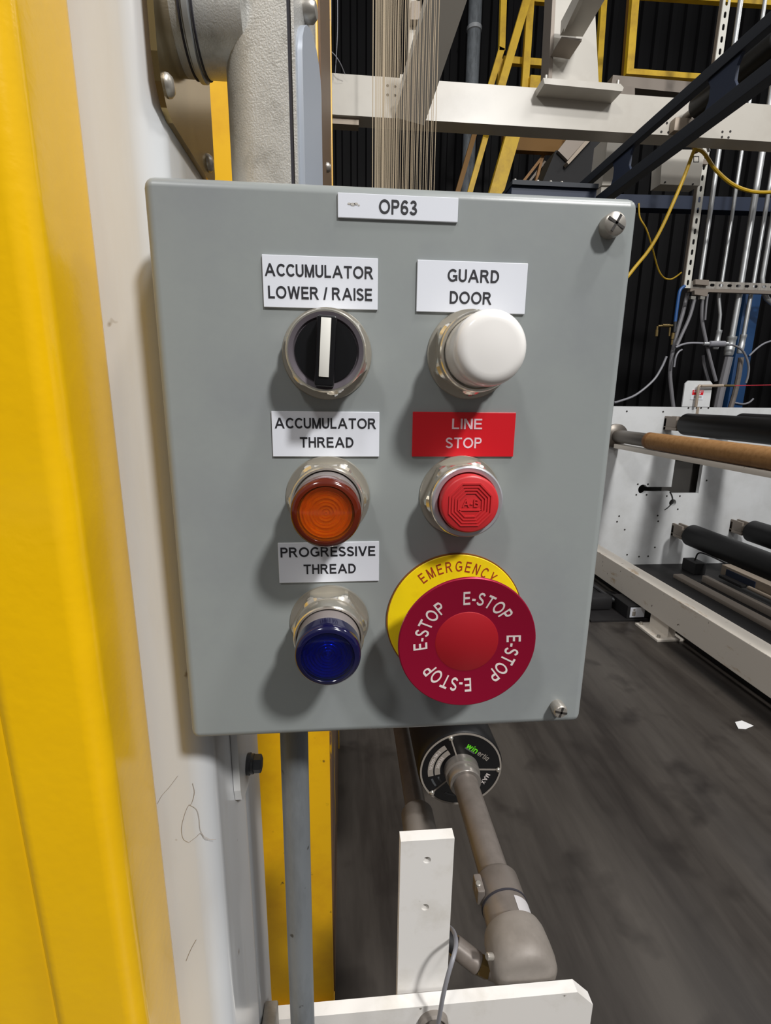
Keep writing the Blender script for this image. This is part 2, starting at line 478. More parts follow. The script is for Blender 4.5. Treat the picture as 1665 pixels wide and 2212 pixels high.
def letter_slab(mb, vs, fs, place, t):
    """letters of thickness t; place maps (x, y, depth) to the world"""
    n = len(vs)
    allv = [place(v.x, v.y, v.z) for v in vs] + [place(v.x, v.y, t) for v in vs]
    cnt = {}
    for f in fs:
        for i in range(len(f)):
            e = (f[i], f[(i + 1) % len(f)]); k = tuple(sorted(e)); cnt.setdefault(k, []).append(e)
    q = [list(f) for f in fs] + [[i + n for i in reversed(f)] for f in fs]
    for k, es in cnt.items():
        if len(es) == 1:
            a, b = es[0]; q.append([b, a, a + n, b + n])
    mb.add(allv, q)


def text_flat(mb, s, cx, cz, w, h, y, bold=0.03, t=0.0002, rot=0.0):
    """the words s filling a w by h box about (cx, cz), facing -y, front at y - t"""
    vs, fs, (x0, x1, y0, y1) = glyphs(s, bold)
    sx = w / (x1 - x0); sy = h / (y1 - y0); xm = (x0 + x1) / 2; ym = (y0 + y1) / 2
    cr, sr = math.cos(rot), math.sin(rot)

    def place(x, yy, d):
        a = (x - xm) * sx; b = (yy - ym) * sy
        return Vector((cx + a * cr - b * sr, y - t + d, cz + a * sr + b * cr))
    letter_slab(mb, vs, fs, place, t)


def text_arc(mb, s, cx, cz, r0, r1, a_start, a_end, y_of, bold=0.03, t=0.00015, squash=1.0):
    """letters standing outward between radii r0 and r1, clockwise from a_start to a_end (degrees)"""
    H = glyphs('E', bold)[2]; capH = H[3] - H[2]; base = H[2]
    adv = []
    for ch in s:
        b = glyphs(ch, bold)[2]; adv.append((b[1] - b[0]) + 0.13 * capH)
    tot = sum(adv) - 0.13 * capH; sc = (r1 - r0) / capH
    pos = 0.0; rm = (r0 + r1) / 2
    for ch, ad in zip(s, adv):
        vs, fs, (x0, x1, y0, y1) = glyphs(ch, bold)
        ca = math.radians(a_start + (a_end - a_start) * (pos + (x1 - x0) / 2) / tot)
        xm = (x0 + x1) / 2
        kx = abs(math.radians(a_end - a_start)) * rm / tot * squash

        def place(x, yy, d, ca=ca, xm=xm, kx=kx):
            rr = r0 + (yy - base) * sc; tx = (x - xm) * kx
            X = cx + rr * math.cos(ca) + tx * math.sin(ca); Z = cz + rr * math.sin(ca) - tx * math.cos(ca)
            return Vector((X, y_of(math.hypot(X - cx, Z - cz)) - t + d, Z))
        letter_slab(mb, vs, fs, place, t)
        pos += ad


# ------------------------------------------------------------------ setting
fl = MB().box((3.0, 4.0, -0.05), (26, 20, 0.1)).build('floor', M['floor'], smooth=0); struct(fl, 'dark stained concrete floor')
wb = MB().box((4.0, 9.16, 4.5), (26, 0.1, 9.0)).build('wall_back', M['wall'], smooth=0); struct(wb, 'dark corrugated steel wall')
wf = MB().box((3.0, -7.5, 2.4), (26, 0.1, 4.8)).build('wall_reflector', mat('reflector_wall_grey', '#6e6d6b', 0.7), smooth=0); struct(wf, 'unseen grey wall added behind the camera for reflections')  # added out of view to give the plated nuts grey reflections and bounce light
prof = []
for k in range(4):
    x = k * 0.25
    prof += [(x, 0.05), (x + 0.12, 0.05), (x + 0.145, 0.0), (x + 0.225, 0.0)]
prof.append((1.0, 0.05))
sheet = None
for i in range(24):
    if sheet is None:
        mb = MB(); n = len(prof)
        vs = [(x, 9.05 + y, 0.0) for x, y in prof] + [(x, 9.05 + y, 9.0) for x, y in prof]
        mb.add(vs, [[j, j + 1, j + 1 + n, j + n] for j in range(n - 1)])
        sheet = mb.build('wall_sheet', M['wall'], wb, smooth=0)
        o = sheet
    else:
        o = sheet.copy(); COL.objects.link(o)
    o.location = (-8.0 + i - 0.0, 0, 0)

# ------------------------------------------------------------------ the control box
box = thing('control_box', (0, 0.05, PZ - 0.158), 'grey steel operator control box with labelled push buttons and red stop button', 'control panel')
W, H = 0.254, 0.3157
MB().box((0, 0.055, PZ), (W - 0.004, 0.09, H - 0.004), 0.004).build('enclosure', M['panel'], box)
WN = lambda o: setattr(o.modifiers.new('even_normals', 'WEIGHTED_NORMAL'), 'keep_sharp', True)
lid = MB().box((0, 0.0075, PZ), (W, 0.015, H), 0.0055, seg=4).build('lid', M['panel'], box); WN(lid)


def label_plate(cx, cz, w, h, rows, plate_m='white_label', ink_m='black_ink', rot=0.0, bold=0.03):
    """rows: (text, centre x offset, centre z offset, width, height) in millimetres"""
    X, Z = cx / 1000, PZ + cz / 1000
    mtx = Matrix.Rotation(-rot, 4, 'Y')
    p = MB().box((X, -0.0006, Z), (w / 1000, 0.0012, h / 1000), 0.00025, mtx).build('label_plate', M[plate_m], box, smooth=0.3)
    for s, dx, dz, tw, th in rows:
        mb = MB()
        text_flat(mb, s, X + (dx * math.cos(rot) - dz * math.sin(rot)) / 1000, Z + (dz * math.cos(rot) + dx * math.sin(rot)) / 1000,
                  tw / 1000, th / 1000, -0.0012, bold, rot=rot)
        mb.build('lettering', M[ink_m], p, smooth=0)
    return p


label_plate(-1.4, 147.3, 61.3, 11.3, [('OP63', -0.2, 0.1, 19.4, 6.6)])['label'] = 'white label plate reading OP63'
label_plate(-41.1, 110.9, 59.0, 25.0, [('ACCUMULATOR', -0.6, 5.4, 55.4, 5.9), ('LOWER / RAISE', -0.2, -5.2, 53.5, 6.0)])['label'] = 'white label plate reading ACCUMULATOR LOWER / RAISE'
label_plate(38.5, 110.8, 59.1, 25.3, [('GUARD', 0.4, 5.6, 27.6, 6.2), ('DOOR', -0.5, -5.2, 22.6, 6.2)])['label'] = 'white label plate reading GUARD DOOR'
label_plate(-39.6, 33.3, 58.8, 24.7, [('ACCUMULATOR', -0.1, 6.0, 55.4, 5.7), ('THREAD', 0.3, -4.4, 29.5, 5.7)])['label'] = 'white label plate reading ACCUMULATOR THREAD'
label_plate(37.8, 33.5, 58.7, 24.9, [('LINE', 1.5, 6.0, 17.2, 5.8), ('STOP', 0.0, -4.6, 20.6, 6.0)], 'red_label', 'pale_ink', bold=0.02)['label'] = 'red label plate reading LINE STOP'
label_plate(-39.0, -41.1, 58.6, 24.5, [('PROGRESSIVE', -0.4, 6.6, 55.0, 5.9), ('THREAD', 0.3, -4.0, 30.5, 5.9)], rot=0.004)['label'] = 'white label plate reading PROGRESSIVE THREAD'
# small paint scuff on the top label
sc = MB()
for dx, dz, r in ((0, 0, 1.0), (1.6, 0.3, 0.8), (-1.8, 0.2, 0.7), (3.0, -0.3, 0.45)):
    sc.add([(-0.0245 + (dx + r * 1.3 * math.cos(a)) / 1000, -0.00135, PZ + 0.1478 + (dz + r * 0.7 * math.sin(a)) / 1000) for a in [k * math.pi / 5 for k in range(10)]], [list(range(10))])
sc.build('scuff', mat('scuff_grey', '#b9b5ae', 0.8), box, smooth=0)
FY = (0, -1, 0)


def nut_base(X, Z, neck, rim=0.0196, turn=0.0):
    """washer, six sided nut and bezel of one operator; returns the part that carries the rest"""
    o = (X, 0, Z)
    part = MB().lathe([(0, 0), (0.0236, 0), (0.0238, 0.0006), (0.0233, 0.0016), (0, 0.0016)], o, FY, 64).build('mounting_washer', M['washer'], box)
    k = 6; a0 = math.radians(turn)
    u, v, a = frame(FY); O = Vector(o)
    # hexagon whose corners are cut by a round chamfer at the front
    n = 72; prof6 = []
    for i in range(n):
        th = 2 * math.pi * i / n
        d = ((th - a0) % (math.pi / 3)) - math.pi / 6
        prof6.append((th, 0.0197 / math.cos(d)))
    vs = []; fs = []
    for t, cap in ((0.0016, 0.0228), (0.0075, 0.0228), (0.0092, 0.0214), (0.0108, 0.0199)):
        for th, r in prof6:
            q = min(r, cap); vs.append(O + u * q * math.cos(th) + v * q * math.sin(th) + a * t)
    for L in range(3):
        for i in range(n):
            j = (i + 1) % n; fs.append([L * n + i, L * n + j, L * n + n + j, L * n + n + i])
    fs += [list(range(n)), [3 * n + i for i in range(n)]]
    MB().add(vs, fs).build('hex_nut', M['chrome'], part, smooth=0.25)
    b = MB().lathe([(0, 0.010), (0.0193, 0.010), (0.0196, neck - 0.003), (rim, neck - 0.0008), (rim - 0.0006, neck), (rim - 0.0015, neck), (rim - 0.0019, neck - 0.0008), (0.0178, neck - 0.0015), (0.0177, neck - 0.0055), (0, neck - 0.0055)], o, FY, 64)
    b.build('bezel', M['chrome'], part, smooth=0.5)
    return part


# selector switch
X, Z = -0.0384, PZ + 0.0757
p = nut_base(X, Z, 0.0190, 0.0201, 41); p['label'] = 'selector switch with black knob and white pointer'; p.name = 'selector_switch'
MB().lathe([(0, 0.017), (0.0186, 0.017), (0.0187, 0.0192), (0.0165, 0.0186), (0.0155, 0.0165), (0, 0.0165)], (X, 0, Z), FY, 64).build('collar', M['gunmetal'], p)
MB().lathe([(0, 0.016), (0.0157, 0.016), (0.0154, 0.0180), (0, 0.0180)], (X, 0, Z), FY, 48).build('knob', M['black_plastic'], p)
rt = Matrix.Rotation(math.radians(3.5), 4, 'Y')
MB().box((X, -0.0225, Z - 0.0008), (0.0096, 0.011, 0.0330), 0.0012, rt).build('knob_grip', M['black_plastic'], p)
MB().box((X - 0.0002, -0.0283, Z + 0.0008), (0.0048, 0.0012, 0.0272), 0.0002, rt).build('pointer', M['ivory'], p)

# guard door push button
X, Z = 0.0393, PZ + 0.0768
p = nut_base(X, Z, 0.0190, 0.0202, 27); p.name = 'guard_door_button'; p['label'] = 'domed white push button'
pr = [(0, 0.012), (0.0174, 0.012), (0.0176, 0.036)]
for k in range(7):
    a = math.radians(90 * k / 6); pr.append((0.0116 + 0.006 * math.cos(a), 0.0375 + 0.0055 * math.sin(a)))
pr += [(0.006, 0.0436), (0, 0.0438)]
MB().lathe(pr, (X, 0, Z), FY, 64).build('cap', M['white_cap'], p)

# amber and blue illuminated buttons
for X, Z, nm, lens, inner, lb in ((-0.0390, PZ - 0.0023, 'amber_button', 'amber', 'amber_in', 'amber ribbed push button lens'),
                                  (-0.0392, PZ - 0.0793, 'blue_button', 'blue', 'blue_in', 'dark blue push button lens')):
    neck = 0.0190 if lens == 'amber' else 0.0225
    p = nut_base(X, Z, neck, 0.0198, 2); p.name = nm; p['label'] = lb
    MB().lathe([(0, neck - 0.006), (0.0174, neck - 0.006), (0.0174, 0.0310), (0.0164, 0.0316), (0, 0.0316)], (X, 0, Z), FY, 64).build('skirt', M['skirt'], p)
    # ribbed reflector under the clear middle of the lens
    pr = [(0, 0.0372)]
    for k in range(1, 9):
        r = 0.0136 * k / 8; pr += [(r - 0.0011, 0.0386 if k % 2 else 0.0383), (r - 0.0002, 0.0373)]
    pr += [(0.0140, 0.0373), (0.0140, 0.0317), (0, 0.0317)]
    MB().lathe(pr, (X, 0, Z), FY, 64).build('reflector', M[inner], p, smooth=0.3)
    ro = 0.0176
    pr = [(0.0142, 0.0318), (ro, 0.0318), (ro, 0.0380)]
    for k in range(1, 7):
        a = math.radians(90 * k / 6); pr.append((ro - 0.0035 + 0.0035 * math.cos(a), 0.0393 + 0.0035 * math.sin(a)))
    pr += [(0.0139, 0.0426), (0.0139, 0.0400), (0.0142, 0.0390), (0.0142, 0.0318)]
    MB().lathe(pr, (X, 0, Z), FY, 64).build('lens_rim', M[lens + '_rim'], p, smooth=0.5)
    MB().lathe([(0, 0.0392), (0.0138, 0.0392), (0.0138, 0.0427), (0.0125, 0.0431), (0.006, 0.0436), (0, 0.0437)], (X, 0, Z), FY, 64).build('lens', M[lens], p, smooth=0.5)

# line stop button
X, Z = 0.0372, PZ - 0.0018
p = nut_base(X, Z, 0.0180, 0.0202, 7); p.name = 'line_stop_button'; p['label'] = 'red push button with raised octagon rings'
MB().lathe([(0.0158, 0.0155), (0.0196, 0.0155), (0.0198, 0.0188), (0.0190, 0.0194), (0.0168, 0.0190), (0.0163, 0.0180), (0.0158, 0.0155)], (X, 0, Z), FY, 64).build('guard_ring', M['ring_grey'], p)
MB().lathe([(0, 0.013), (0.0158, 0.013), (0.0159, 0.0236), (0.0155, 0.0245), (0.0146, 0.0250), (0, 0.0250)], (X, 0, Z), FY, 64).build('cap', M['red_cap'], p)
rg = MB()
for i in range(4):
    r1 = 0.0127 - i * 0.00175; r2 = r1 - 0.0009
    rg.holed(circ(X, Z, r1, 8, math.pi / 8), [circ(X, Z, r2, 8, math.pi / 8)], -0.0250, -0.0256)
rg.span((X - 0.0061, -0.0256, Z - 0.0033), (X + 0.0061, -0.0250, Z - 0.0025))
rg.build('octagon_rings', M['red_cap'], p, smooth=0)
tx = MB(); text_flat(tx, 'A-B', X + 0.0001, Z + 0.0009, 0.0090, 0.0042, -0.0250, 0.02, 0.0006); tx.build('raised_letters', M['red_cap'], p, smooth=0)

# emergency stop
X, Z = 0.0376, PZ - 0.0793
p = MB().lathe([(0, 0), (0.0418, 0), (0.0418, 0.0012), (0.0415, 0.0015), (0, 0.0015)], (X, 0, Z), FY, 96).build('emergency_stop', M['yellow_ring'], box)
p['label'] = 'large maroon mushroom stop button on a yellow ring'
MB().lathe([(0.0411, 0.0), (0.0426, 0.0), (0.0425, 0.0011), (0.0411, 0.0011), (0.0411, 0.0)], (X, 0, Z), FY, 96).build('ring_rim', mat('ring_brown_edge', '#7a4a14', 0.6), p)
tx = MB(); text_arc(tx, 'EMERGENCY', X, Z, 0.0312, 0.0378, 131, 47, lambda r: -0.0015, 0.004, squash=0.74); tx.build('ring_lettering', M['brown_ink'], p, smooth=0)
MB().lathe([(0, 0.0015), (0.0205, 0.0015), (0.0205, 0.012), (0.0150, 0.013), (0.0150, 0.020), (0.0175, 0.0225), (0, 0.0225)], (X, 0, Z), FY, 64).build('stem', M['black_plastic'], p)
heady = lambda r: -(0.0312 - 0.0022 * max(0.0, min(1.0, (0.0385 - r) / 0.0195)))
pr = [(0, 0.020), (0.030, 0.0215), (0.0385, 0.0285), (0.0392, 0.0300), (0.0390, 0.0309), (0.0385, 0.0312), (0.0190, 0.0290), (0.0186, 0.0290), (0, 0.0290)]
MB().lathe(pr, (X + 0.0006, 0, Z - 0.0006), FY, 128).build('mushroom_head', M['maroon'], p, smooth=0.25)
XH, ZH = X + 0.0006, Z - 0.0006
MB().lathe([(0, 0.0285), (0.0182, 0.0285), (0.0181, 0.0290), (0.0176, 0.0293), (0, 0.0295)], (XH, 0, ZH), FY, 64).build('centre_disc', M['red_disc'], p)
tx = MB()
for k in range(4):
    text_arc(tx, 'E-STOP', XH, ZH, 0.0226, 0.0306, 98 - 90 * k, 33 - 90 * k, heady, 0.018, squash=0.90)
tx.build('head_lettering', M['silver_ink'], p, smooth=0)


# lid screws
def lid_screw(X, Z, rot, r=0.0059):
    s = MB().lathe([(0, 0), (r, 0), (r * 1.02, 0.003), (r * 0.98, 0.0062), (r * 0.8, 0.0072), (0, 0.0076)], (X, 0, Z), FY, 32).build('lid_screw', M['screw'], box)
    mtx = Matrix.Rotation(rot, 4, 'Y')
    MB().box((X, -0.0073, Z), (r * 1.7, 0.0007, 0.0013), 0, mtx).box((X, -0.0073, Z), (0.0013, 0.0007, r * 1.5), 0, mtx).build('slot', M['slot'], s, smooth=0)


lid_screw(0.1110, PZ + 0.1426, 0.5)
lid_screw(0.1088, PZ - 0.1437, 0.25, 0.0047)

# ------------------------------------------------------------------ columns on the left
wc = thing('white_column', (-0.24, 0.1, 0), 'white square steel column behind the left edge of the control box', 'column')
MB().tubecol(-0.36, -0.1275, 0.036, 0.150, 0.0, 3.4, 0.016).build('square_tube', M['white_col'], wc)
MB().span((-0.30, 0.1505, 0.0), (-0.1280, 0.214, 1.34), 0.004).build('rear_channel', M['white_col'], wc)

yc = thing('yellow_column', (-0.2, 0.0, 0), 'glossy yellow steel post at the left edge, in front of the white column', 'post')
MB().tubecol(-0.2195, -0.1635, -0.0300, 0.0355, 0.0, 3.4, 0.011).build('front_tube', M['yellow'], yc)
MB().tubecol(-0.34, -0.2202, -0.016, 0.0345, 0.0, 3.4, 0.006).build('side_channel', M['yellow'], yc)

yr = thing('yellow_rear_column', (-0.17, 0.7, 0), 'dusty yellow column standing behind the control box and its conduit', 'column')
MB().span((-0.34, 0.66, 0.0), (-0.0655, 0.685, 3.6), 0.002).build('front_flange', M['yellow_rear'], yr)
MB().span((-0.0660, 0.686, 0.0), (-0.0620, 1.6, 3.6)).build('edge_strip', M['chipped'], yr)
MB().span((-0.34, 1.6, 0.0), (-0.0580, 1.625, 3.6), 0.002).build('rear_flange', M['yellow_rear'], yr)
MB().span((-0.20, 0.685, 0.0), (-0.19, 1.6, 3.6)).build('web', M['yellow_rear'], yr)
for zz, yy in ((1.985, 0.95), (1.80, 1.1)):
    MB().lathe([(0, 0), (0.010, 0), (0.010, 0.004), (0.006, 0.009), (0, 0.010)], (-0.062, yy, zz), (1, 0, 0), 12).build('bolt', M['screw'], yr)
MB().span((-0.36, 0.64, 0.0), (-0.063, 1.66, 0.012), 0.002).build('base_plate', M['yellow_rear'], yr)

# zinc gusset plate on the column side
gp = thing('gusset_plate', (-0.126, 0.09, 1.648), 'shiny zinc plate screwed to the white column above the control box', 'bracket')
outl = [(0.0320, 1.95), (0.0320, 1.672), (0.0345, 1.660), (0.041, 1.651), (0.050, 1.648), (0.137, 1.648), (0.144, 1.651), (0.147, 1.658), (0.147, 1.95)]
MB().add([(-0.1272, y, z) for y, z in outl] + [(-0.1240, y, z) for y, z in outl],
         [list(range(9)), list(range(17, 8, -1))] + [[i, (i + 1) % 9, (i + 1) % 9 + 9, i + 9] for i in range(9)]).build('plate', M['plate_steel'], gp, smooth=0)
for px, py, dd in ((362, 185, 0.0), (450, 352, 0.0)):
    dv = at(px, py, 1.0) - CAM; k = (-0.124 - CAM.x) / dv.x; q = CAM + dv * k
    MB().lathe([(0, 0), (0.0058, 0), (0.0056, 0.0012), (0.004, 0.0030), (0, 0.0036)], (-0.124, q.y, q.z), (1, 0, 0), 20).build('screw', M['screw'], gp)

# conduit body above the box
cb = thing('pipe_fitting', (-0.072, 0.08, PZ + H / 2), 'rough cast conduit fitting rising from the top of the control box', 'conduit')
rot12 = Matrix.Rotation(math.radians(-12), 4, 'Z')
cen = Vector((-0.0715, 0.082, 0))


def uprofile(r, right, n=14):
    p = [(right, -r)]
    for k in range(n + 1):
        a = math.radians(270 - 180 * k / n); p.append((-0.004 + r * math.cos(a), r * math.sin(a)))
    p.append((right, r)); return p


def ushape(r, x0, x1, z0, z1):
    pf = uprofile(r, x1) if x0 is None else [(x0, -r), (x1, -r), (x1, r), (x0, r)]
    n = len(pf); vs = []
    for z in (z0, z1):
        for x, y in pf:
            q = rot12 @ Vector((x, y, 0)); vs.append((cen.x + q.x, cen.y + q.y, z))
    return vs, [list(range(n)), list(range(2 * n - 1, n - 1, -1))] + [[i, (i + 1) % n, (i + 1) % n + n, i + n] for i in range(n)]


zb = PZ + H / 2 - 0.001
MB().add(*ushape(0.0235, None, 0.0170, zb, 1.95)).build('cast_body', M['galv_cast'], cb)
MB().add(*ushape(0.0228, 0.0170, 0.0195, zb, 1.95)).build('gasket', M['gasket'], cb, smooth=0)
MB().add(*ushape(0.0238, 0.0195, 0.0212, zb, 1.95)).build('flange', M['galv_cast'], cb, smooth=0)
cov = MB()
pf = [(-0.0215, zb), (-0.0215, 1.690)]
for k in range(1, 9):
    a = math.radians(180 - 180 * k / 9); pf.append((0.0215 * math.cos(a), 1.690 + 0.0215 * math.sin(a)))
pf += [(0.0215, 1.690), (0.0215, zb)]
vs = []
for xx in (0.0212, 0.0250):
    for y, z in pf:
        q = rot12 @ Vector((xx, y, 0)); vs.append((cen.x + q.x, cen.y + q.y, z))
n = len(pf)
cov.add(vs, [list(range(n)), list(range(2 * n - 1, n - 1, -1))] + [[i, (i + 1) % n, (i + 1) % n + n, i + n] for i in range(n)])
cov.build('cover', M['galv_cover'], cb, smooth=0.5)
q = rot12 @ Vector((0.0225, 0.0, 0))
MB().lathe([(0, -0.002), (0.006, -0.002), (0.006, 0.003), (0.004, 0.0055), (0, 0.006)], (cen.x + q.x, cen.y + q.y, 1.722), rot12 @ Vector((1, 0, 0)), 18).build('cover_screw', M['screw'], cb)
hy = 0.082; hz = 1.7155
MB().cyl((-0.124, hy, hz), (-0.085, hy, hz), 0.0262, 40).build('side_hub', M['galv_cast'], cb)
MB().lathe([(0.0262, 0), (0.0285, 0.001), (0.0285, 0.004), (0.0262, 0.005)], (-0.1175, hy, hz), (1, 0, 0), 40).build('locknut', M['zinc'], cb)
MB().lathe([(0.0262, 0), (0.0272, 0.0002), (0.0272, 0.0011), (0.0262, 0.0013)], (-0.1122, hy, hz), (1, 0, 0), 40).build('seam_ring', M['gasket'], cb)
MB().lathe([(0.0262, 0), (0.0272, 0.0002), (0.0272, 0.0011), (0.0262, 0.0013)], (-0.1194, hy, hz), (1, 0, 0), 40).build('seam_ring', M['gasket'], cb)

# conduit below the box
cx0, cx1 = -0.0713, -0.0735
MB().tube([(cx0, 0.075, PZ - H / 2 + 0.003), (-0.072, 0.075, 1.2), (-0.073, 0.075, 1.0), (cx1, 0.075, 0.75), (cx1, 0.075, 0.3), (cx1, 0.075, 0.0)], 0.0112, 28).build('lower_conduit', M['galv_pipe'])
tag(bpy.data.objects['lower_conduit'], 'weathered grey conduit running down from under the control box', 'conduit')

# strap under the box on the left with its bolt
st = thing('mounting_strap', (-0.121, 0.13, 1.13), 'cream strap bolted to the white column just below the control box', 'bracket')
ol = [(0.094, 1.32), (0.094, 1.165), (0.097, 1.153), (0.106, 1.146), (0.128, 1.1435), (0.141, 1.150), (0.146, 1.163), (0.146, 1.32)]
MB().add([(-0.1272, y, z) for y, z in ol] + [(-0.1215, y, z) for y, z in ol],
         [list(range(8)), list(range(15, 7, -1))] + [[i, (i + 1) % 8, (i + 1) % 8 + 8, i + 8] for i in range(8)]).build('strap_plate', M['white_col'], st, smooth=0)
bz = 1.166; by = 0.125
MB().lathe([(0, 0), (0.0095, 0), (0.0098, 0.003), (0.0088, 0.0036), (0.0088, 0.0062), (0, 0.0062)], (-0.1215, by, bz), (1, 0, 0), 20).build('lock_washer', M['bolt_dark'], st)
MB().lathe([(0, 0.006), (0.0082, 0.006), (0.0082, 0.0125), (0.0066, 0.0135), (0, 0.0135)], (-0.1215, by, bz), (1, 0, 0), 6).build('bolt_head', M['bolt_dark'], st, smooth=0)

# cobwebs on the white column
cw = thing('cobweb', at(420, 1820, 0.0352), 'thin dusty cobweb strands clinging to the white column below the box', 'cobweb')
for line in ([(416, 1692), (420, 1712), (414, 1735), (406, 1742), (398, 1762), (392, 1790), (396, 1812), (408, 1820)],
             [(408, 1738), (424, 1748), (430, 1768), (432, 1790), (440, 1806), (452, 1812)], [(408, 1820), (424, 1808), (434, 1800), (444, 1812), (466, 1814)],
             [(384, 1676), (366, 1700), (350, 1718), (340, 1736)], [(424, 2030), (412, 2052), (402, 2076)]):
    MB().tube(smooth_path([at(x, y, 0.0352) for x, y in line], 4), 0.00015, 4).build('strand', M['web'], cw)

# ------------------------------------------------------------------ white roller bracket at the bottom
ZT = 0.770
br = thing('roller_bracket', (0.08, 0.18, 0.60), 'white flat bar bracket with upright arm under the control box', 'bracket')
pts = [(-0.127, 0.60), (-0.127, ZT), (0.259, ZT), (0.282, ZT - 0.024), (0.282, 0.60)]
MB().prism(pts, 0.170, 0.1845).build('cross_bar', M['white_bracket'], br, smooth=0)
MB().span((-0.1275, 0.10, 0.55), (-0.112, 0.168, ZT + 0.036), 0.002).build('end_plate', M['worn_galv'], br)
MB().span((-0.112, 0.120, 0.55), (-0.095, 0.1695, ZT - 0.012), 0.002).build('end_block', M['worn_galv'], br)
zt = 1.0; x0, x1 = 0.0322, 0.0952
hs = [circ(at(922, 1858, 0.1875).x, at(922, 1858, 0.1875).z, 0.0048, 16), circ(at(918, 1960, 0.1875).x, at(918, 1960, 0.1875).z, 0.0048, 16)]
MB().holed([(x0, 0.62), (x1, 0.62), (x1, zt), (x0, zt)], hs, 0.1875, 0.2015).build('upright_arm', M['white_bracket'], br, smooth=0)
for hc in hs:
    hx = sum(p[0] for p in hc) / 16; hz2 = sum(p[1] for p in hc) / 16
    MB().lathe([(0, 0.0), (0.0046, 0.0), (0.0046, 0.004), (0, 0.004)], (hx, 0.1998, hz2), (0, -1, 0), 16).build('hole_insert', M['screw'], br)
g = at(935, 2205, 0.17)
MB().lathe([(0, 0), (0.0185, 0), (0.0185, 0.006), (0.0160, 0.0085), (0.0150, 0.0085), (0.0140, 0.0045), (0, 0.0045)], (g.x, 0.170, g.z), FY, 32).build('grommet', M['casting'], br)

path = [at(944, 2225, 0.15), at(950, 2190, 0.148), at(957, 2150, 0.146), at(968, 2105, 0.148), at(979, 2068, 0.155), at(985, 2040, 0.172), at(982, 2018, 0.193), at(972, 2004, 0.214), at(955, 1998, 0.225)]
MB().tube(smooth_path(path), 0.0026, 10).build('grey_cable', M['cable'])
tag(bpy.data.objects['grey_cable'], 'thin grey cable looping over the white bracket at the bottom', 'cable')

# ------------------------------------------------------------------ rollers under and behind the box
XA, ZA = 0.2020, 0.766
r1 = thing('idler_roller', (XA, 0.6, ZA - 0.085), 'black roller with printed black end plate and grey shaft toward the white bracket', 'roller', 'rollers under the control box')
MB().lathe([(0, 0), (0.028, 0.0005), (0.037, 0.003), (0.0425, 0.010), (0.0442, 0.020), (0.0442, 0.034), (0.0430, 0.054), (0.0405, 0.062), (0.034, 0.064), (0, 0.064)], (XA, 0.1865, ZA), (0, 1, 0), 48).build('bearing_housing', M['casting'], r1)
MB().lathe([(0, 0), (0.0335, 0), (0.0335, 0.078), (0.031, 0.082), (0, 0.082)], (XA, 0.246, ZA), (0, 1, 0), 40).build('clamp_collar', M['pvc'], r1)
MB().lathe([(0.0336, 0), (0.0345, 0.0), (0.0345, 0.003), (0.0336, 0.003), (0.0336, 0)], (XA, 0.283, ZA), (0, 1, 0), 40).build('clamp_gap', M['gasket'], r1)
MB().box((XA - 0.034, 0.305, ZA + 0.012), (0.012, 0.030, 0.026), 0.003).build('clamp_lug', M['pvc'], r1)
MB().cyl((XA - 0.036, 0.302, ZA + 0.012), (XA - 0.036, 0.302, ZA + 0.028), 0.0045, 14, 0.001).build('clamp_screw', M['screw'], r1)
MB().cyl((XA - 0.041, 0.21, ZA + 0.016), (XA - 0.050, 0.208, ZA + 0.020), 0.0045, 12, 0.001).build('grease_nipple', M['screw'], r1)
# paper tag wrapped on the collar
tg = MB(); vs = []
for y in (0.252, 0.276):
    for k in range(9):
        a = math.radians(5 + 70 * k / 8); vs.append((XA + 0.0339 * math.cos(a), y, ZA + 0.0339 * math.sin(a)))
tg.add(vs, [[k, k + 1, k + 10, k + 9] for k in range(8)]).build('paper_tag', mat('grey_sticker', '#b4b1b2', 0.6), r1)
MB().cyl((XA, 0.32, ZA), (XA, 0.564, ZA), 0.0240, 40).build('shaft', M['pvc'], r1)
MB().lathe([(0, 0), (0.0300, 0), (0.0315, 0.002), (0.0315, 0.020), (0.0350, 0.022), (0.0360, 0.040), (0, 0.040)], (XA, 0.524, ZA), (0, 1, 0), 40).build('shaft_collar', M['collar_grey'], r1)
YF = 0.564
MB().lathe([(0, 0.002), (0.0838, 0.002), (0.0868, 0.006), (0.0872, 0.03), (0.0872, 1.95), (0, 1.95)], (XA, YF, ZA), (0, 1, 0), 72).build('roller_shell', M['black_roll'], r1)
fp = MB().lathe([(0, 0), (0.0838, 0), (0.0838, 0.004), (0, 0.004)], (XA, YF, ZA), (0, 1, 0), 72).build('end_plate', M['face_black'], r1)
MB().lathe([(0.0803, -0.0010), (0.0838, -0.0010), (0.0838, 0.001), (0.0803, 0.001), (0.0803, -0.0010)], (XA, YF, ZA), (0, 1, 0), 72).build('edge_ring', M['grey_print'], fp)
for ang in (108, -4, 222):
    a = math.radians(ang); c, s = math.cos(a), math.sin(a)
    MB().bar((XA + 0.034 * c, YF - 0.0004, ZA + 0.034 * s), (XA + 0.078 * c, YF - 0.0004, ZA + 0.078 * s), 0.0030, 0.0010).build('spoke', M['grey_print'], fp, smooth=0)
    MB().lathe([(0, 0), (0.0052, 0), (0.0050, 0.002), (0.0032, 0.0042), (0, 0.005)], (XA + 0.0775 * c, YF - 0.0005, ZA + 0.0775 * s), FY, 18).build('cap_screw', M['chrome'], fp)


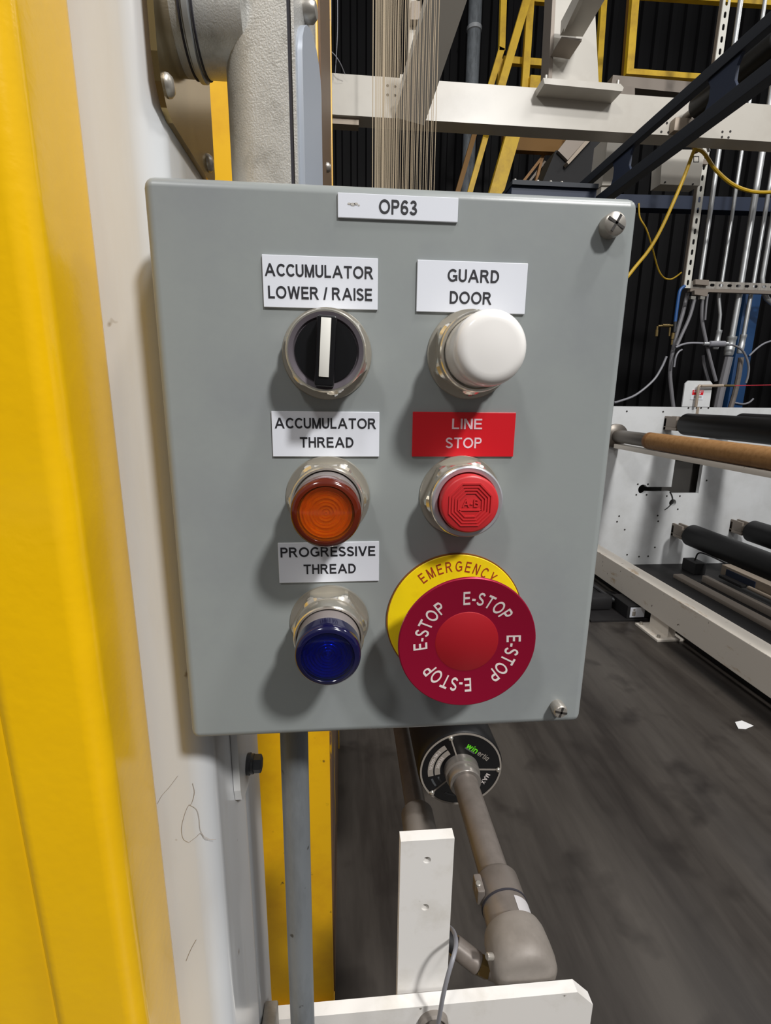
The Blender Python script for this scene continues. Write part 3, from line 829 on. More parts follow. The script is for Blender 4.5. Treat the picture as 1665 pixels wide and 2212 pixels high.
def arc_band(mb, r0, r1, a0, a1, y, n=14):
    vs = []
    for r in (r0, r1):
        for k in range(n + 1):
            a = math.radians(a0 + (a1 - a0) * k / n); vs.append((XA + r * math.cos(a), y, ZA + r * math.sin(a)))
    mb.add(vs, [[k, k + 1, k + n + 2, k + n + 1] for k in range(n)])
    return mb


pb = MB(); arc_band(pb, 0.0570, 0.0680, 122, 192, YF - 0.0003); arc_band(pb, 0.0430, 0.0540, 122, 192, YF - 0.0003)
pb.build('print_bands', M['grey_print'], fp, smooth=0)
tx = MB()
text_arc(tx, '12700-18-1', XA, ZA, 0.0595, 0.0650, 178, 136, lambda r: YF - 0.0003)
text_arc(tx, '200732', XA, ZA, 0.0455, 0.0512, 174, 142, lambda r: YF - 0.0003)
tx.build('band_digits', M['silver_ink'], fp, smooth=0)
tx = MB(); arc_band(tx, 0.0600, 0.0640, 198, 216, YF - 0.0003); arc_band(tx, 0.046, 0.050, 198, 216, YF - 0.0003)
tx.build('faint_print', M['dark_print'], fp, smooth=0)
tx = MB(); arc_band(tx, 0.0600, 0.0640, 240, 276, YF - 0.0003); tx.build('lower_print', M['dark_print'], fp, smooth=0)
rr = math.radians(-37)
tx = MB(); text_flat(tx, 'win', XA + 0.0215, ZA + 0.0480, 0.0270, 0.0125, YF, 0.03, rot=rr); tx.build('green_lettering', M['green_print'], fp, smooth=0)
tx = MB(); text_flat(tx, 'ertia', XA + 0.0450, ZA + 0.0290, 0.0270, 0.0115, YF, 0.008, rot=rr); tx.build('grey_lettering', M['grey_print'], fp, smooth=0)
tx = MB(); tx.bar((XA + 0.006, YF - 0.0002, ZA + 0.0500), (XA + 0.026, YF - 0.0002, ZA + 0.0352), 0.003, 0.0003); tx.build('tag_line', M['dark_print'], fp, smooth=0)
tx = MB(); text_flat(tx, 'MAX', XA + 0.0520, ZA - 0.0260, 0.0250, 0.0095, YF, 0.02, rot=math.radians(-118)); tx.build('max_lettering', M['silver_ink'], fp, smooth=0)

a = at(940, 2010, 0.255); b = at(1032, 2082, 0.232); c2 = at(1054, 2093, 0.228); d2 = at(1078, 2102, 0.222)
cp = MB().cyl(a.lerp(b, 0.45), b, 0.0135, 20, 0.001).build('cable_plug', M['pvc'], r1)
MB().tube(smooth_path([at(900, 1985, 0.27), a, b], 5), 0.0108, 16).build('hose', M['black_matte'], cp)
MB().cyl(b, c2, 0.0135, 6, 0.001).build('hex_collar', M['brass'], cp, smooth=0)
MB().cyl(c2, d2, 0.0115, 20, 0.002).build('tip', M['casting'], cp)

XB, ZB = 0.1235, 0.614
r2 = thing('idler_roller', (XB, 1.0, ZB - 0.085), 'second roller whose bare grey shaft and coupling stand left of the printed roller', 'roller', 'rollers under the control box')
MB().lathe([(0, 0), (0.034, 0), (0.0350, 0.004), (0.0345, 0.115), (0.030, 0.122), (0, 0.122)], (XB, 0.500, ZB), (0, 1, 0), 40).build('coupling', M['casting'], r2)
MB().cyl((XB, 0.62, ZB), (XB, 1.32, ZB), 0.0232, 40).build('shaft', M['pvc'], r2)
MB().lathe([(0, 0), (0.080, 0), (0.0835, 0.004), (0.0835, 1.4), (0, 1.4)], (XB, 1.32, ZB), (0, 1, 0), 48).build('roller_shell', M['black_roll'], r2)

# ------------------------------------------------------------------ yarn curtain
yn = thing('yarn_curtain', (0.19, 2.3, 0.845), 'curtain of cream yarn strands hanging in front of the white beam', 'yarn')
proto = MB().tube([(0.19, 0, 0.86), (0.191, 0, 1.6), (0.1895, 0, 2.3), (0.1905, 0, 3.0), (0.19, 0, 5.2)], 0.00075, 5).build('yarn', M['yarn'], yn)
ys = [1.03 + 0.036 * k for k in range(68)] + [2.62 + 0.009 * k for k in range(14)] + [3.66 + 0.006 * k for k in range(8)]
for i, y in enumerate(ys):
    o = proto if i == 0 else proto.copy()
    if i: COL.objects.link(o)
    o.location = (rnd.uniform(-0.002, 0.002), y - 0.0, 0)
    o.location.y = y
# (the strands were modelled at y = 0, so their own y is their place along the curtain)
for o in yn.children: o.location.y -= 0.0

# ------------------------------------------------------------------ white frame overhead
YB = 4.0
bm_ = thing('white_beam', (2.0, YB + 0.1, 3.5), 'long white steel beam crossing behind the yarn and blue frame', 'beam')
a = at(600, 0, YB); zb0, zb1 = at(701, 246, YB).z, at(698, 155, YB).z
Lb = (at(701, 246, YB), at(1665, 310, 3.98)); Lt = (at(698, 155, YB), at(1626, 228, 3.98))
pl = [(-0.9, Lb[0].z + 0.002), (6.5, Lb[0].z - 0.02), (6.5, Lt[0].z - 0.04), (-0.9, Lt[0].z)]
MB().prism(pl, YB, YB + 0.16).build('beam_tube', M['white_far'], bm_, smooth=0)
for px, py in ((837, 185), (853, 187), (837, 205), (853, 206), (1560, 285), (1577, 284), (1559, 296), (1573, 297), (1440, 266), (1428, 285), (1443, 286)):
    q = at(px, py, YB)
    MB().lathe([(0, 0), (0.009, 0), (0.009, 0.002), (0, 0.002)], (q.x, YB, q.z), FY, 12).build('bolt_hole', M['slot'], bm_)
MB().prism([(at(700, 262, YB).x, Lb[0].z - 0.045), (at(775, 262, YB).x, Lb[0].z - 0.045), (at(775, 262, YB).x, Lb[0].z), (at(700, 262, YB).x, Lb[0].z)], YB + 0.03, YB + 0.12).build('shim', M['beige'], bm_, smooth=0)


def quad_bar(name, pts, y0, y1, m, parent=None):
    """a bar whose front outline is given by photograph points on the plane y0"""
    return MB().prism([(at(x, y, y0).x, at(x, y, y0).z) for x, y in pts], y0, y1).build(name, m, parent, smooth=0)




def lean_bar(name, a, ya, b, yb, w, d, m, parent=None):
    """a bar between two seen points at their own depths, its broad face turned down towards the floor"""
    p, q = at(a[0], a[1], ya), at(b[0], b[1], yb)
    ax = (q - p).normalized(); side = ax.cross(Vector((1, 0, 0)))
    off = side.normalized() * (d / 2) * (1 if side.z > 0 else -1)
    return MB().bar(p + off, q + off, w, d, side).build(name, m, parent, smooth=0)


b1 = lean_bar('diagonal_brace', (884, 262), 3.985, (985, -60), 3.25, 0.235, 0.10, M['white_far'])
tag(b1, 'cream diagonal brace crossing in front of the beam beside the yarn', 'brace')
po = thing('white_post', (at(1250, 180, 4.0).x, 4.1, at(1250, 190, 4.0).z), 'wide white post standing on the beam, left of the yellow guard rail', 'post')
quad_bar('post_tube', [(1203, -60), (1281, -60), (1293, 182), (1190, 172)], 4.02, 4.16, M['white_far'], po)
quad_bar('flange_edge', [(1196, -60), (1203, -60), (1192, 172), (1184, 170)], 4.0, 4.16, M['rail_grey'], po)
quad_bar('base_plate', [(1173, 168), (1340, 181), (1347, 189), (1344, 197), (1176, 181)], 3.84, 4.18, M['white_far'], po)
for px, py in ((1179, 170), (1334, 181)):
    q = at(px, py, 3.95)
    MB().cyl((q.x, 3.95, q.z - 0.02), (q.x, 3.95, q.z + 0.02), 0.012, 10).build('anchor_bolt', M['screw'], po)
dv = thing('white_strut', at(1235, 80, 3.8), 'pale angled strut welded to the wide white post near the top', 'brace')
lean_bar('strut_bar', (1234, 78), 3.93, (1312, -60), 3.40, 0.17, 0.09, M['white_far'], dv)
lean_bar('strut_rib', (1222, 70), 3.86, (1284, -60), 3.32, 0.03, 0.05, M['white_far'], dv)
quad_bar('strut_foot', [(1213, 79), (1257, 84), (1256, 89), (1213, 82)], 3.80, 3.995, M['rail_grey'], dv)
sp = thing('small_post', at(890, 165, 4.05), 'slim white post seen through the yarn on top of the beam', 'post')
quad_bar('post_bar', [(885, -30), (900, -30), (898, 165), (881, 165)], 4.05, 4.12, M['white_far'], sp)
quad_bar('foot', [(864, 160), (893, 163), (892, 172), (864, 169)], 4.03, 4.14, M['white_far'], sp)
gb = quad_bar('grey_sensor_box', [(888, 2), (908, 2), (908, 42), (887, 42)], 3.98, 4.049, M['rail_grey']); tag(gb, 'small grey box behind the yarn at the top edge', 'box')
wx = thing('white_cabinet', at(1330, 360, 4.5), 'white cabinet half hidden behind the blue frame under the beam', 'cabinet')
quad_bar('cabinet_side', [(1314, 290), (1348, 290), (1338, 400), (1300, 400)], 4.45, 4.7, M['white_far'], wx)

cq0, cq1 = at(1302, 395, 4.45), at(1336, 395, 4.45)
MB().span((cq0.x, 4.47, 0.0), (cq1.x, 4.68, cq0.z)).build('cabinet_base', M['white_far'], wx, smooth=0)

# hanging wires
hw = MB()
hw.tube(smooth_path([at(715, -20, 3.9), at(715, 50, 3.9), at(713, 95, 3.9), at(711, 108, 3.9)]), 0.003, 6)
hw.tube(smooth_path([at(711, 108, 3.9), at(703, 116, 3.9), at(696, 130, 3.9), at(690, 150, 3.9)]), 0.003, 6)
hw.tube(smooth_path([at(711, 108, 3.9), at(724, 120, 3.9), at(735, 137, 3.9), at(745, 160, 3.95)]), 0.003, 6)
hw.build('forked_wire', M['cable']); tag(bpy.data.objects['forked_wire'], 'thin grey wire that forks above the beam at left', 'wire')
MB().tube(smooth_path([at(729, -20, 3.92), at(729, 60, 3.92), at(727, 110, 3.92), at(724, 158, 3.95)]), 0.003, 6).build('straight_wire', M['cable'])
tag(bpy.data.objects['straight_wire'], 'single straight wire hanging right of the forked wire', 'wire')

# ------------------------------------------------------------------ yellow stair and railings
YS = 6.5
ys_ = thing('yellow_stair', (at(1100, 400, YS).x, YS, 0.0), 'yellow steel stair with slanted stringers behind the beam', 'stair')


def ybar(name, a, b, wpx, m='yellow_far', par=None, Y=YS, dep=0.06):
    pa, pb = at(a[0], a[1], Y), at(b[0], b[1], Y)
    wm = wpx / FPX * (Y + 0.28)
    return MB().bar(pa, pb, wm, dep).build(name, M[m], par)


ybar('handrail_post', (1088, -40), (1083, 112), 11, par=ys_)
ybar('handrail', (1083, 106), (1040, 250), 11, par=ys_)
ybar('handrail_brace', (1081, 130), (1076, 200), 8, par=ys_, Y=YS + 0.06)
ybar('stringer', (1146, -30), (1055, 280), 14, par=ys_, Y=YS - 0.12)
ybar('stair_post', (1147, -30), (1132, 200), 13, par=ys_, Y=YS - 0.04)
ybar('mid_rail', (1086, 131), (1200, 140), 11, par=ys_, Y=YS + 0.08)
ybar('top_rail', (1148, 1), (1215, 6), 8, par=ys_, Y=YS + 0.08)
ybar('stair_plate', (1143, 181), (1170, 183), 24, par=ys_, Y=YS - 0.1)
ybar('lower_rail', (1056, 270), (829, 1065), 10, par=ys_, Y=YS + 0.02)
ybar('dark_rail', (1030, 270), (803, 1055), 9, 'brown_far', par=ys_, Y=YS + 0.14)
ybar('wide_stringer', (1113, 270), (886, 1056), 27, par=ys_, Y=YS - 0.1, dep=0.1)
ybar('landing_beam', (1085, 305), (1232, 312), 34, 'brown_far', par=ys_, Y=YS + 0.3, dep=0.1)
ybar('corner_post', (1305, -30), (1290, 190), 11, par=ys_, Y=YS)
gp_ = thing('gray_pole', (at(1030, 300, 8.6).x, 8.6, 0.0), 'tall grey pipe standing in front of the dark wall left of the stair', 'pole')
pa = at(1027, 0, 8.6)
MB().cyl((pa.x, 8.6, 0.0), (pa.x, 8.6, 8.8), 0.10, 20).build('pipe', M['galv_pipe'], gp_)
MB().lathe([(0.10, 0), (0.115, 0.01), (0.115, 0.06), (0.10, 0.07)], (pa.x, 8.6, at(1030, 70, 8.6).z), (0, 0, 1), 20).build('pipe_clamp', M['zinc'], gp_)

gr = thing('guard_rail', (at(1430, 180, 6.0).x, 6.0, at(1430, 180, 6.0).z), 'yellow guard rail on a grey ledge above the beam', 'railing')
YG = 5.6
ybar('rail_post', (1373, -40), (1357, 163), 14, par=gr, Y=YG)
ybar('post_side', (1362, -40), (1347, 163), 5, 'brown_far', par=gr, Y=YG + 0.06)
ybar('toe_board', (1352, 157), (1560, 172), 9, par=gr, Y=YG)
ybar('top_rail', (1365, -14), (1700, 10), 12, par=gr, Y=YG + 0.02)
lg = quad_bar('grey_ledge', [(1324, 162), (1580, 184), (1580, 211), (1320, 185)], 5.55, 6.4, M['rail_grey']); tag(lg, 'grey steel ledge under the yellow guard rail', 'ledge')
quad_bar('support_block', [(1318, 184), (1371, 187), (1371, 225), (1318, 222)], 5.45, 5.549, M['rail_grey'], lg)

# dark chute with pale edge under the beam
ch = thing('dark_chute', (at(1230, 380, 5.0).x, 5.0, at(1230, 420, 5.0).z), 'dark sloping chute with a pale edge below the beam', 'chute')
quad_bar('chute_side', [(1160, 420), (1200, 325), (1225, 325), (1300, 290), (1320, 300), (1320, 430)], 5.2, 5.5, M['black_matte'], ch)
cq0, cq1 = at(1165, 415, 5.25), at(1280, 420, 5.25)
MB().span((cq0.x, 5.25, 0.0), (cq1.x, 5.45, cq0.z)).build('support', M['black_matte'], ch, smooth=0)
quad_bar('chute_edge', [(1224, 350), (1276, 290), (1284, 294), (1228, 355)], 5.12, 5.2, M['beige'], ch)
quad_bar('chute_top', [(1205, 325), (1240, 280), (1276, 290), (1226, 346)], 5.16, 5.24, M['rail_grey'], ch)
sr = thing('brown_step_frame', at(1150, 390, 6.9), 'small rust brown step frame seen past the yellow stair', 'frame')
ybar('slope_bar', (1127, 396), (1176, 333), 5, 'tan', par=sr, Y=6.9)
ybar('upright_bar', (1171, 338), (1156, 396), 5, 'tan', par=sr, Y=6.9)
ybar('slope_bar', (1140, 396), (1176, 350), 4, 'rail_grey', par=sr, Y=6.95)

# ------------------------------------------------------------------ blue overhead frame
tf = thing('overhead_truss', (1.50, 2.2, PZ + 1.17), 'dark blue ladder frame slanting across the upper right', 'frame')
xt = 1.5 + CAM.x; zc = CAM.z
MB().span((xt, 0.2, zc + 1.283), (xt + 0.036, 3.75, zc + 1.331), 0.003).build('upper_chord', M['navy'], tf)
MB().span((xt, 0.2, zc + 1.113), (xt + 0.053, 3.75, zc + 1.168), 0.003).build('lower_chord', M['navy'], tf)
for y0, y1 in ((1.835, 1.975), (2.56, 2.72), (3.3, 3.46), (1.08, 1.22)):
    pf = [(y0 - 0.025, zc + 1.160), (y1 + 0.025, zc + 1.160), (y1, zc + 1.20), (y1, zc + 1.25), (y1 + 0.025, zc + 1.29), (y0 - 0.025, zc + 1.29), (y0, zc + 1.25), (y0, zc + 1.20)]
    MB().add([(xt + 0.010, y, z) for y, z in pf] + [(xt + 0.022, y, z) for y, z in pf],
             [list(range(8)), list(range(15, 7, -1))] + [[i, (i + 1) % 8, (i + 1) % 8 + 8, i + 8] for i in range(8)]).build('batten_plate', M['navy_hi'], tf, smooth=0)
tb = thing('blue_roller_mount', at(1170, 400, 2.9), 'navy mounting block with bright bolts just above the box lid', 'mount')
q0 = at(1106, 391, 2.88); q1 = at(1106, 401, 2.88)
MB().span((q0.x, 2.88, q1.z - 0.10), (xt - 0.001, 3.05, q1.z)).build('block', M['navy_hi'], tb, smooth=0)
MB().span((q0.x - 0.004, 2.86, q1.z), (xt - 0.001, 3.06, q0.z)).build('block_top', M['navy'], tb, smooth=0)
for px in (1113, 1162, 1190, 1214):
    q = at(px, 389 + (px - 1113) * 0.045, 2.87)
    MB().lathe([(0, 0), (0.009, 0), (0.009, 0.006), (0.005, 0.010), (0, 0.011)], (q.x, 2.875, q0.z), (0, 0, 1), 12).build('bolt', M['chrome'], tb)
ak = thing('roller_end', at(1490, 235, 3.95), 'black roller end seen through the gap of the blue frame', 'roller')
q = at(1508, 232, 3.85)
MB().cyl((q.x, 3.1, q.z), (q.x, 3.85, q.z), 0.085, 24, 0.01).build('roller_shell', M['black_roll'], ak)
MB().cyl((q.x, 3.85, q.z), (q.x, 3.99, q.z), 0.03, 16).build('shaft', M['shaft_steel'], ak)
MB().span((q.x - 0.12, 3.93, q.z - 0.12), (q.x + 0.06, 3.995, q.z - 0.03), 0.004).build('bearing_block', M['beige'], ak)
nb = quad_bar('navy_pipe', [(1290, 418), (1700, 428), (1700, 458), (1290, 446)], 5.6, 5.75, M['navy_hi']); tag(nb, 'dark blue horizontal beam behind the conduits at right', 'beam')


# ------------------------------------------------------------------ strut and conduits at right
YK = 4.75
fr = thing('strut_frame', (at(1480, 620, YK).x, YK, at(1480, 620, YK).z), 'perforated pale strut frame carrying the conduits at right', 'frame')
pb_ = at(1479, 622, YK); wst = 0.068
zt_ = at(1570, -60, YK).z
vx0 = pb_.x - 0.01
holes = [obround(vx0 + wst / 2, z, 0.024, 0.05) for z in [pb_.z + 0.05 + 0.092 * k for k in range(int((zt_ - pb_.z) / 0.092))]]
MB().holed([(vx0, pb_.z), (vx0 + wst, pb_.z), (vx0 + wst, zt_), (vx0, zt_)], holes, YK, YK + 0.006).build('upright_strut', M['strut'], fr, smooth=0)
MB().span((vx0 - 0.004, YK + 0.006, pb_.z), (vx0, YK + 0.045, zt_)).build('strut_web', M['rail_grey'], fr, smooth=0)
hx0 = vx0 + wst + 0.002; hx1 = hx0 + 2.4
holes = [obround(hx0 + 0.04 + 0.092 * k, pb_.z + 0.034, 0.05, 0.026) for k in range(25)]
MB().holed([(hx0, pb_.z), (hx1, pb_.z), (hx1, pb_.z + wst), (hx0, pb_.z + wst)], holes, YK, YK + 0.006).build('cross_strut', M['worn_galv'], fr, smooth=0)
MB().span((hx0, YK + 0.0, pb_.z - 0.03), (hx1, YK + 0.045, pb_.z - 0.001)).build('strut_web', M['rail_grey'], fr, smooth=0)
cy = YK + 0.095


def conduit(px, py, wpx, py_end, label, kink=None):
    q = at(px, py, cy); e = at(px, py_end, cy)
    r = wpx / 2 / FPX * (cy + 0.28) * 0.92
    t = MB()
    pts = [(q.x, cy, 6.3), (q.x, cy, q.z)]
    if kink: pts += [at(*k, cy) for k in kink]
    else: pts += [(q.x, cy, e.z)]
    t.tube(pts, r, 14)
    o = t.build('conduit', M['zinc']); tag(o, label, 'conduit', 'bright conduits on the strut frame'); CD.append(o)


CD = []
conduit(1513, 600, 10, 606, 'bright conduit nearest the perforated upright, ending in a grey junction box')
conduit(1559, 608, 7.5, 730, 'thin bright conduit, second from the perforated upright, with a slight bend', [(1552, 640), (1555, 680), (1550, 735)])
conduit(1600, 613, 13, 745, 'thick bright conduit, third from the perforated upright, over a grey hose', [(1597, 635), (1578, 742)])
conduit(1627, 612, 9, 735, 'bright conduit in front of the blue post, fourth from the upright', [(1621, 640), (1604, 735)])
conduit(1646, 600, 11, 620, 'bright conduit nearest the right edge that bends away at its foot', [(1646, 620), (1656, 645), (1680, 665)])
jb = thing('junction_box', at(1512, 620, YK - 0.03), 'small grey junction box clamped on the cross strut', 'box')
quad_bar('box_top', [(1502, 603), (1531, 605), (1531, 616), (1502, 614)], YK - 0.04, YK - 0.001, M['rail_grey'], jb)
quad_bar('box_bottom', [(1500, 627), (1530, 630), (1527, 640), (1500, 636)], YK - 0.04, YK - 0.001, M['rail_grey'], jb)
for px in (1498, 1518):
    quad_bar('cable_gland', [(px - 5, 639), (px + 5, 640), (px + 4, 647), (px - 6, 646)], YK - 0.035, YK - 0.005, M['chrome'], jb)


def crop4(l): return [(1280 + x / 4.325, 400 + y / 4.325) for x, y in l]


def cable(name, pts, wpx, m, label, cat='cable', Y=None, group=None):
    Y = cy if Y is None else Y
    r = wpx / 2 / FPX * (Y + 0.28)
    o = MB().tube(smooth_path([at(x, y, Y) for x, y in pts], 5), r, 8).build(name, M[m])
    return tag(o, label, cat, group)


G = 'grey flexible conduits at right'
cable('flexible_conduit', crop4([(885, 1010), (845, 1180), (790, 1370), (745, 1560), (722, 1750), (738, 1950), (755, 2090)]), 8, 'cable_dk', 'long grey flexible conduit sweeping down to the white side frame', 'conduit', group=G)
cable('flexible_conduit', crop4([(950, 1070), (905, 1230), (830, 1400), (785, 1500)]), 7, 'cable_dk', 'grey flexible conduit slanting left from the junction box', 'conduit', YK + 0.02, group=G)
cable('flexible_conduit', crop4([(1025, 1065), (1020, 1250), (1050, 1420), (1090, 1600), (1150, 1830)]), 7, 'cable_dk', 'grey flexible conduit dropping right from the junction box', 'conduit', YK + 0.02, group=G)
cable('flexible_conduit', crop4([(1075, 1020), (1060, 1130), (1050, 1260)]), 4, 'cable_dk', 'short thin grey hose beside the junction box', 'conduit', YK - 0.02, group=G)
cable('flexible_conduit', crop4([(1030, 1590), (1045, 1700), (1085, 1840)]), 6, 'cable_dk', 'grey flexible conduit running down to the white tab plate', 'conduit', YK + 0.1, group=G)
cable('thick_hose', crop4([(1272, 1605), (1235, 1760), (1190, 1950), (1160, 2100)]), 17, 'cable_dk', 'thick grey hose under the thick bright conduit', 'hose', YK + 0.07)
cable('grey_hose', crop4([(1386, 1610), (1362, 1780), (1325, 1950), (1280, 2100)]), 11, 'pvc', 'grey hose hanging in front of the blue post', 'hose', YK + 0.07)
cable('light_cable', crop4([(200, 2030), (245, 2020), (400, 1960), (560, 1830), (640, 1710), (690, 1600)]), 5, 'cable', 'light grey cable curving up from beside the control box', 'cable', YK + 0.1)
cable('light_cable', crop4([(760, 1700), (775, 1610), (800, 1560), (835, 1535)]), 4, 'cable', 'short light cable hooked over the long flexible conduit', 'cable', YK + 0.02)
cable('light_cable', crop4([(775, 1515), (850, 1485), (930, 1475), (1030, 1478)]), 4.5, 'cable', 'light cable entering the grey inline connector from the left', 'cable', YK - 0.02)
cable('light_cable', crop4([(1240, 1490), (1330, 1500), (1410, 1560), (1455, 1680), (1450, 1780), (1430, 1850)]), 4.5, 'cable_dk', 'cable leaving the grey inline connector to the right', 'cable', YK - 0.02)
cable('light_cable', crop4([(1690, 1450), (1610, 1475), (1540, 1520), (1460, 1595)]), 4, 'cable', 'light cable with white tip reaching the blue post from the right', 'cable', 5.09)
cable('light_cable', crop4([(1310, 2030), (1400, 2045), (1460, 2030), (1500, 1995)]), 4, 'cable', 'looped cable at the foot of the blue post', 'cable', 5.092)
ic = thing('inline_connector', at(1548, 742, YK - 0.02), 'grey inline cable connector in front of the conduits', 'connector')
P_ = [at(1280 + x / 4.325, 400 + 1483 / 4.325, YK - 0.02) for x in (1035, 1085, 1235, 1265)]
rr_ = 0.030
MB().cyl(P_[0], P_[1], 0.017, 14, 0.003).build('nut', M['zinc'], ic)
MB().cyl(P_[1], P_[2], rr_, 16, 0.008).build('body', M['cable'], ic)
MB().cyl(P_[2], P_[3], 0.018, 14, 0.003).build('nut', M['zinc'], ic)
for ci, x, y, w_ in ((1, 1165, 1440, 11), (2, 1284, 1500, 18), (3, 1392, 1480, 12)):
    q = at(1280 + x / 4.325, 400 + y / 4.325, cy); r = w_ / 2 / FPX * (cy + 0.28)
    MB().lathe([(0, -0.10), (r * 0.95, -0.10), (r * 1.1, -0.08), (r * 1.1, -0.01), (r, 0), (r, 0.06), (r * 1.08, 0.065), (r * 1.08, 0.09), (0, 0.09)], (q.x, cy, q.z), (0.06, 0, 1), 16).build('coupling', M['zinc'], CD[ci])

bp_ = at(1628, 631, 5.1); bw = 0.21
MB().span((bp_.x - 0.09, 5.1, 0), (bp_.x + 0.095, 5.2, at(1640, 626, 5.1).z), 0.004).build('blue_post', M['blue_col'])
tag(bpy.data.objects['blue_post'], 'blue square post behind the bright conduits at right', 'post')
cable('blue_hose', crop4([(860, 940), (815, 985), (795, 1090), (768, 1290)]), 6.5, 'hose_blue', 'blue air hose running down to the brass valve', 'hose', YK - 0.018)
bv = thing('brass_valve', at(1440, 725, YK - 0.018), 'brass air valve with drop legs beside the blue hose', 'valve')


def c4(x, y, Y=YK - 0.018): return at(1280 + x / 4.325, 400 + y / 4.325, Y)


MB().tube([c4(745, 1312), c4(690, 1312), c4(610, 1318)], 0.012, 10).cyl(c4(715, 1312), c4(650, 1312), 0.017, 10).build('cross_pipe', M['brass'], bv)
MB().cyl(c4(604, 1318), c4(600, 1360), 0.011, 10).cyl(c4(600, 1350), c4(594, 1415), 0.015, 10, 0.003).build('left_outlet', M['brass'], bv)
MB().cyl(c4(722, 1330), c4(714, 1410), 0.010, 10).build('middle_outlet', M['brass'], bv)
MB().cyl(c4(770, 1275), c4(762, 1375), 0.018, 10, 0.003).build('elbow', M['bolt_dark'], bv)
MB().cyl(c4(752, 1380), c4(742, 1440), 0.018, 10, 0.003).cyl(c4(742, 1440), c4(737, 1490), 0.010, 10).build('drain', M['brass'], bv)

# white electrical box and yellow cables
eb = thing('electrical_box', at(1470, 360, 4.6), 'white electrical box hanging left of the perforated strut', 'box')
quad_bar('box_body', [(1431, 322), (1522, 324), (1511, 401), (1426, 398)], 4.60, 4.7495, M['white_far'], eb)
MB().span((at(1500, 350, 4.74).x, 4.72, at(1500, 350, 4.74).z - 0.02), (vx0 + 0.05, 4.7495, at(1500, 350, 4.74).z + 0.02)).build('mounting_bar', M['rail_grey'], eb, smooth=0)
for px, py in ((1436, 394), (1496, 398)):
    q = at(px, py, 4.6); MB().cyl((q.x, 4.6, q.z), (q.x, 4.594, q.z), 0.008, 10).build('screw', M['slot'], eb)
hk = thing('cable_hook', at(1503, 322, 4.3), 'small tangle of rusty hook and ring under the beam', 'hook')
MB().cyl(at(1500, 305, 4.3), at(1505, 330, 4.3), 0.03, 10, 0.008).build('hook_block', M['brown_far'], hk)
MB().tube([at(x, y, 4.28) for x, y in ((1498, 338), (1509, 338), (1509, 350), (1498, 350), (1498, 338))], 0.004, 6).build('ring', M['zinc'], hk)
MB().cyl(at(1528, 316, 4.3), at(1531, 328, 4.3), 0.012, 8, 0.003).build('clip', M['zinc'], hk)
cable('yellow_cable', [(1500, 322), (1493, 340), (1470, 400), (1430, 490), (1400, 542), (1360, 592), (1290, 690), (1235, 850), (1205, 1050), (1195, 1212)], 7, 'cable_y', 'thick yellow cable slanting down from the hook to the control box', 'cable', 4.25)
cable('yellow_cable', [(1502, 322), (1520, 330), (1545, 366), (1580, 397), (1620, 413), (1665, 415), (1700, 408)], 7, 'cable_y', 'thick yellow cable swagging right from the hook', 'cable', 4.25)
cable('thin_yellow_cord', crop4([(430, 170), (440, 300), (505, 420), (560, 600), (610, 780), (660, 860), (720, 880), (770, 860), (830, 815)]), 3.2, 'cable_y', 'thin yellow cord sagging in a loop beside the box', 'cord', 5.59)

# ------------------------------------------------------------------ machine side frame, rollers
YP = 3.62
pz1 = at(1400, 878.5, YP).z
sf = thing('side_frame', (3.4, YP + 0.02, 0.1), 'large white machine side plate holding the rollers at right', 'machine frame')
wl, wr = at(1453, 1030, YP).x, at(1514, 1030, YP).x
wtop, wbot = at(1480, 978, YP).z, at(1480, 1066, YP).z
hc = at(1388, 1057, YP); hr = 0.040
sl0, sl1 = hc.z - 0.021, hc.z + 0.019
key = []
# keyhole cut-out: round hole joined to the window by a slot
a_s = math.asin(0.020 / hr)
ring = [(hc.x + hr * math.cos(a), hc.z + hr * math.sin(a)) for a in [a_s + (2 * math.pi - 2 * a_s) * k / 24 for k in range(25)]]
cut = ring + [(wl, sl0), (wl, wbot), (wr, wbot), (wr, wtop), (wl, wtop), (wl, sl1)]
h2 = at(1452.6, 1086, YP)
outer = [(1.9, 0.1), (7.0, 0.1), (7.0, pz1), (1.9, pz1)]
MB().holed(outer, [cut, circ(h2.x, h2.z, 0.031, 20)], YP, YP + 0.035).build('side_plate', M['white_plate'], sf, smooth=0)
MB().span((1.9, YP + 0.12, 0.1), (7.0, YP + 0.16, pz1 - 0.02)).build('inner_plate', mat('dark_interior', '#3a3835', 0.7), sf, smooth=0)
for x, y in ((445, 347), (752, 350), (380, 1234), (362, 1281), (427, 1348), (706, 1229), (710, 1277), (682, 1498), (447, 1560), (548, 1576), (625, 1573), (783, 1064), (894, 1064), (876, 1175), (1120, 932), (538, 964), (624, 964), (525, 1053), (612, 1053), (1345, 1433), (966, 318), (1135, 318), (1035, 318), (1073, 318)):
    q = at(1240 + x / 3.918, 800 + y / 3.918, YP)
    MB().lathe([(0, 0), (0.0075, 0), (0.0075, 0.0016), (0, 0.0016)], (q.x, YP, q.z), FY, 10).build('bolt_hole', M['slot'], sf, smooth=0)
w1 = MB()
w1.tube(smooth_path([at(1447, 1062, YP - 0.005), at(1452, 1073, YP - 0.006), at(1452, 1085, YP - 0.006), at(1444, 1095, YP - 0.006), at(1436, 1101, YP - 0.006)]), 0.004, 6)
w1.build('loose_wire', M['black_matte']); tag(bpy.data.objects['loose_wire'], 'short black wire poking from the hole under the window', 'wire')

tbp = thing('pull_cord_tab', at(1500, 878, YP), 'white tab plate with red notice standing on the side plate', 'plate')


def c7(x, y): return (1460 + x / 8.122, 800 + y / 8.122)


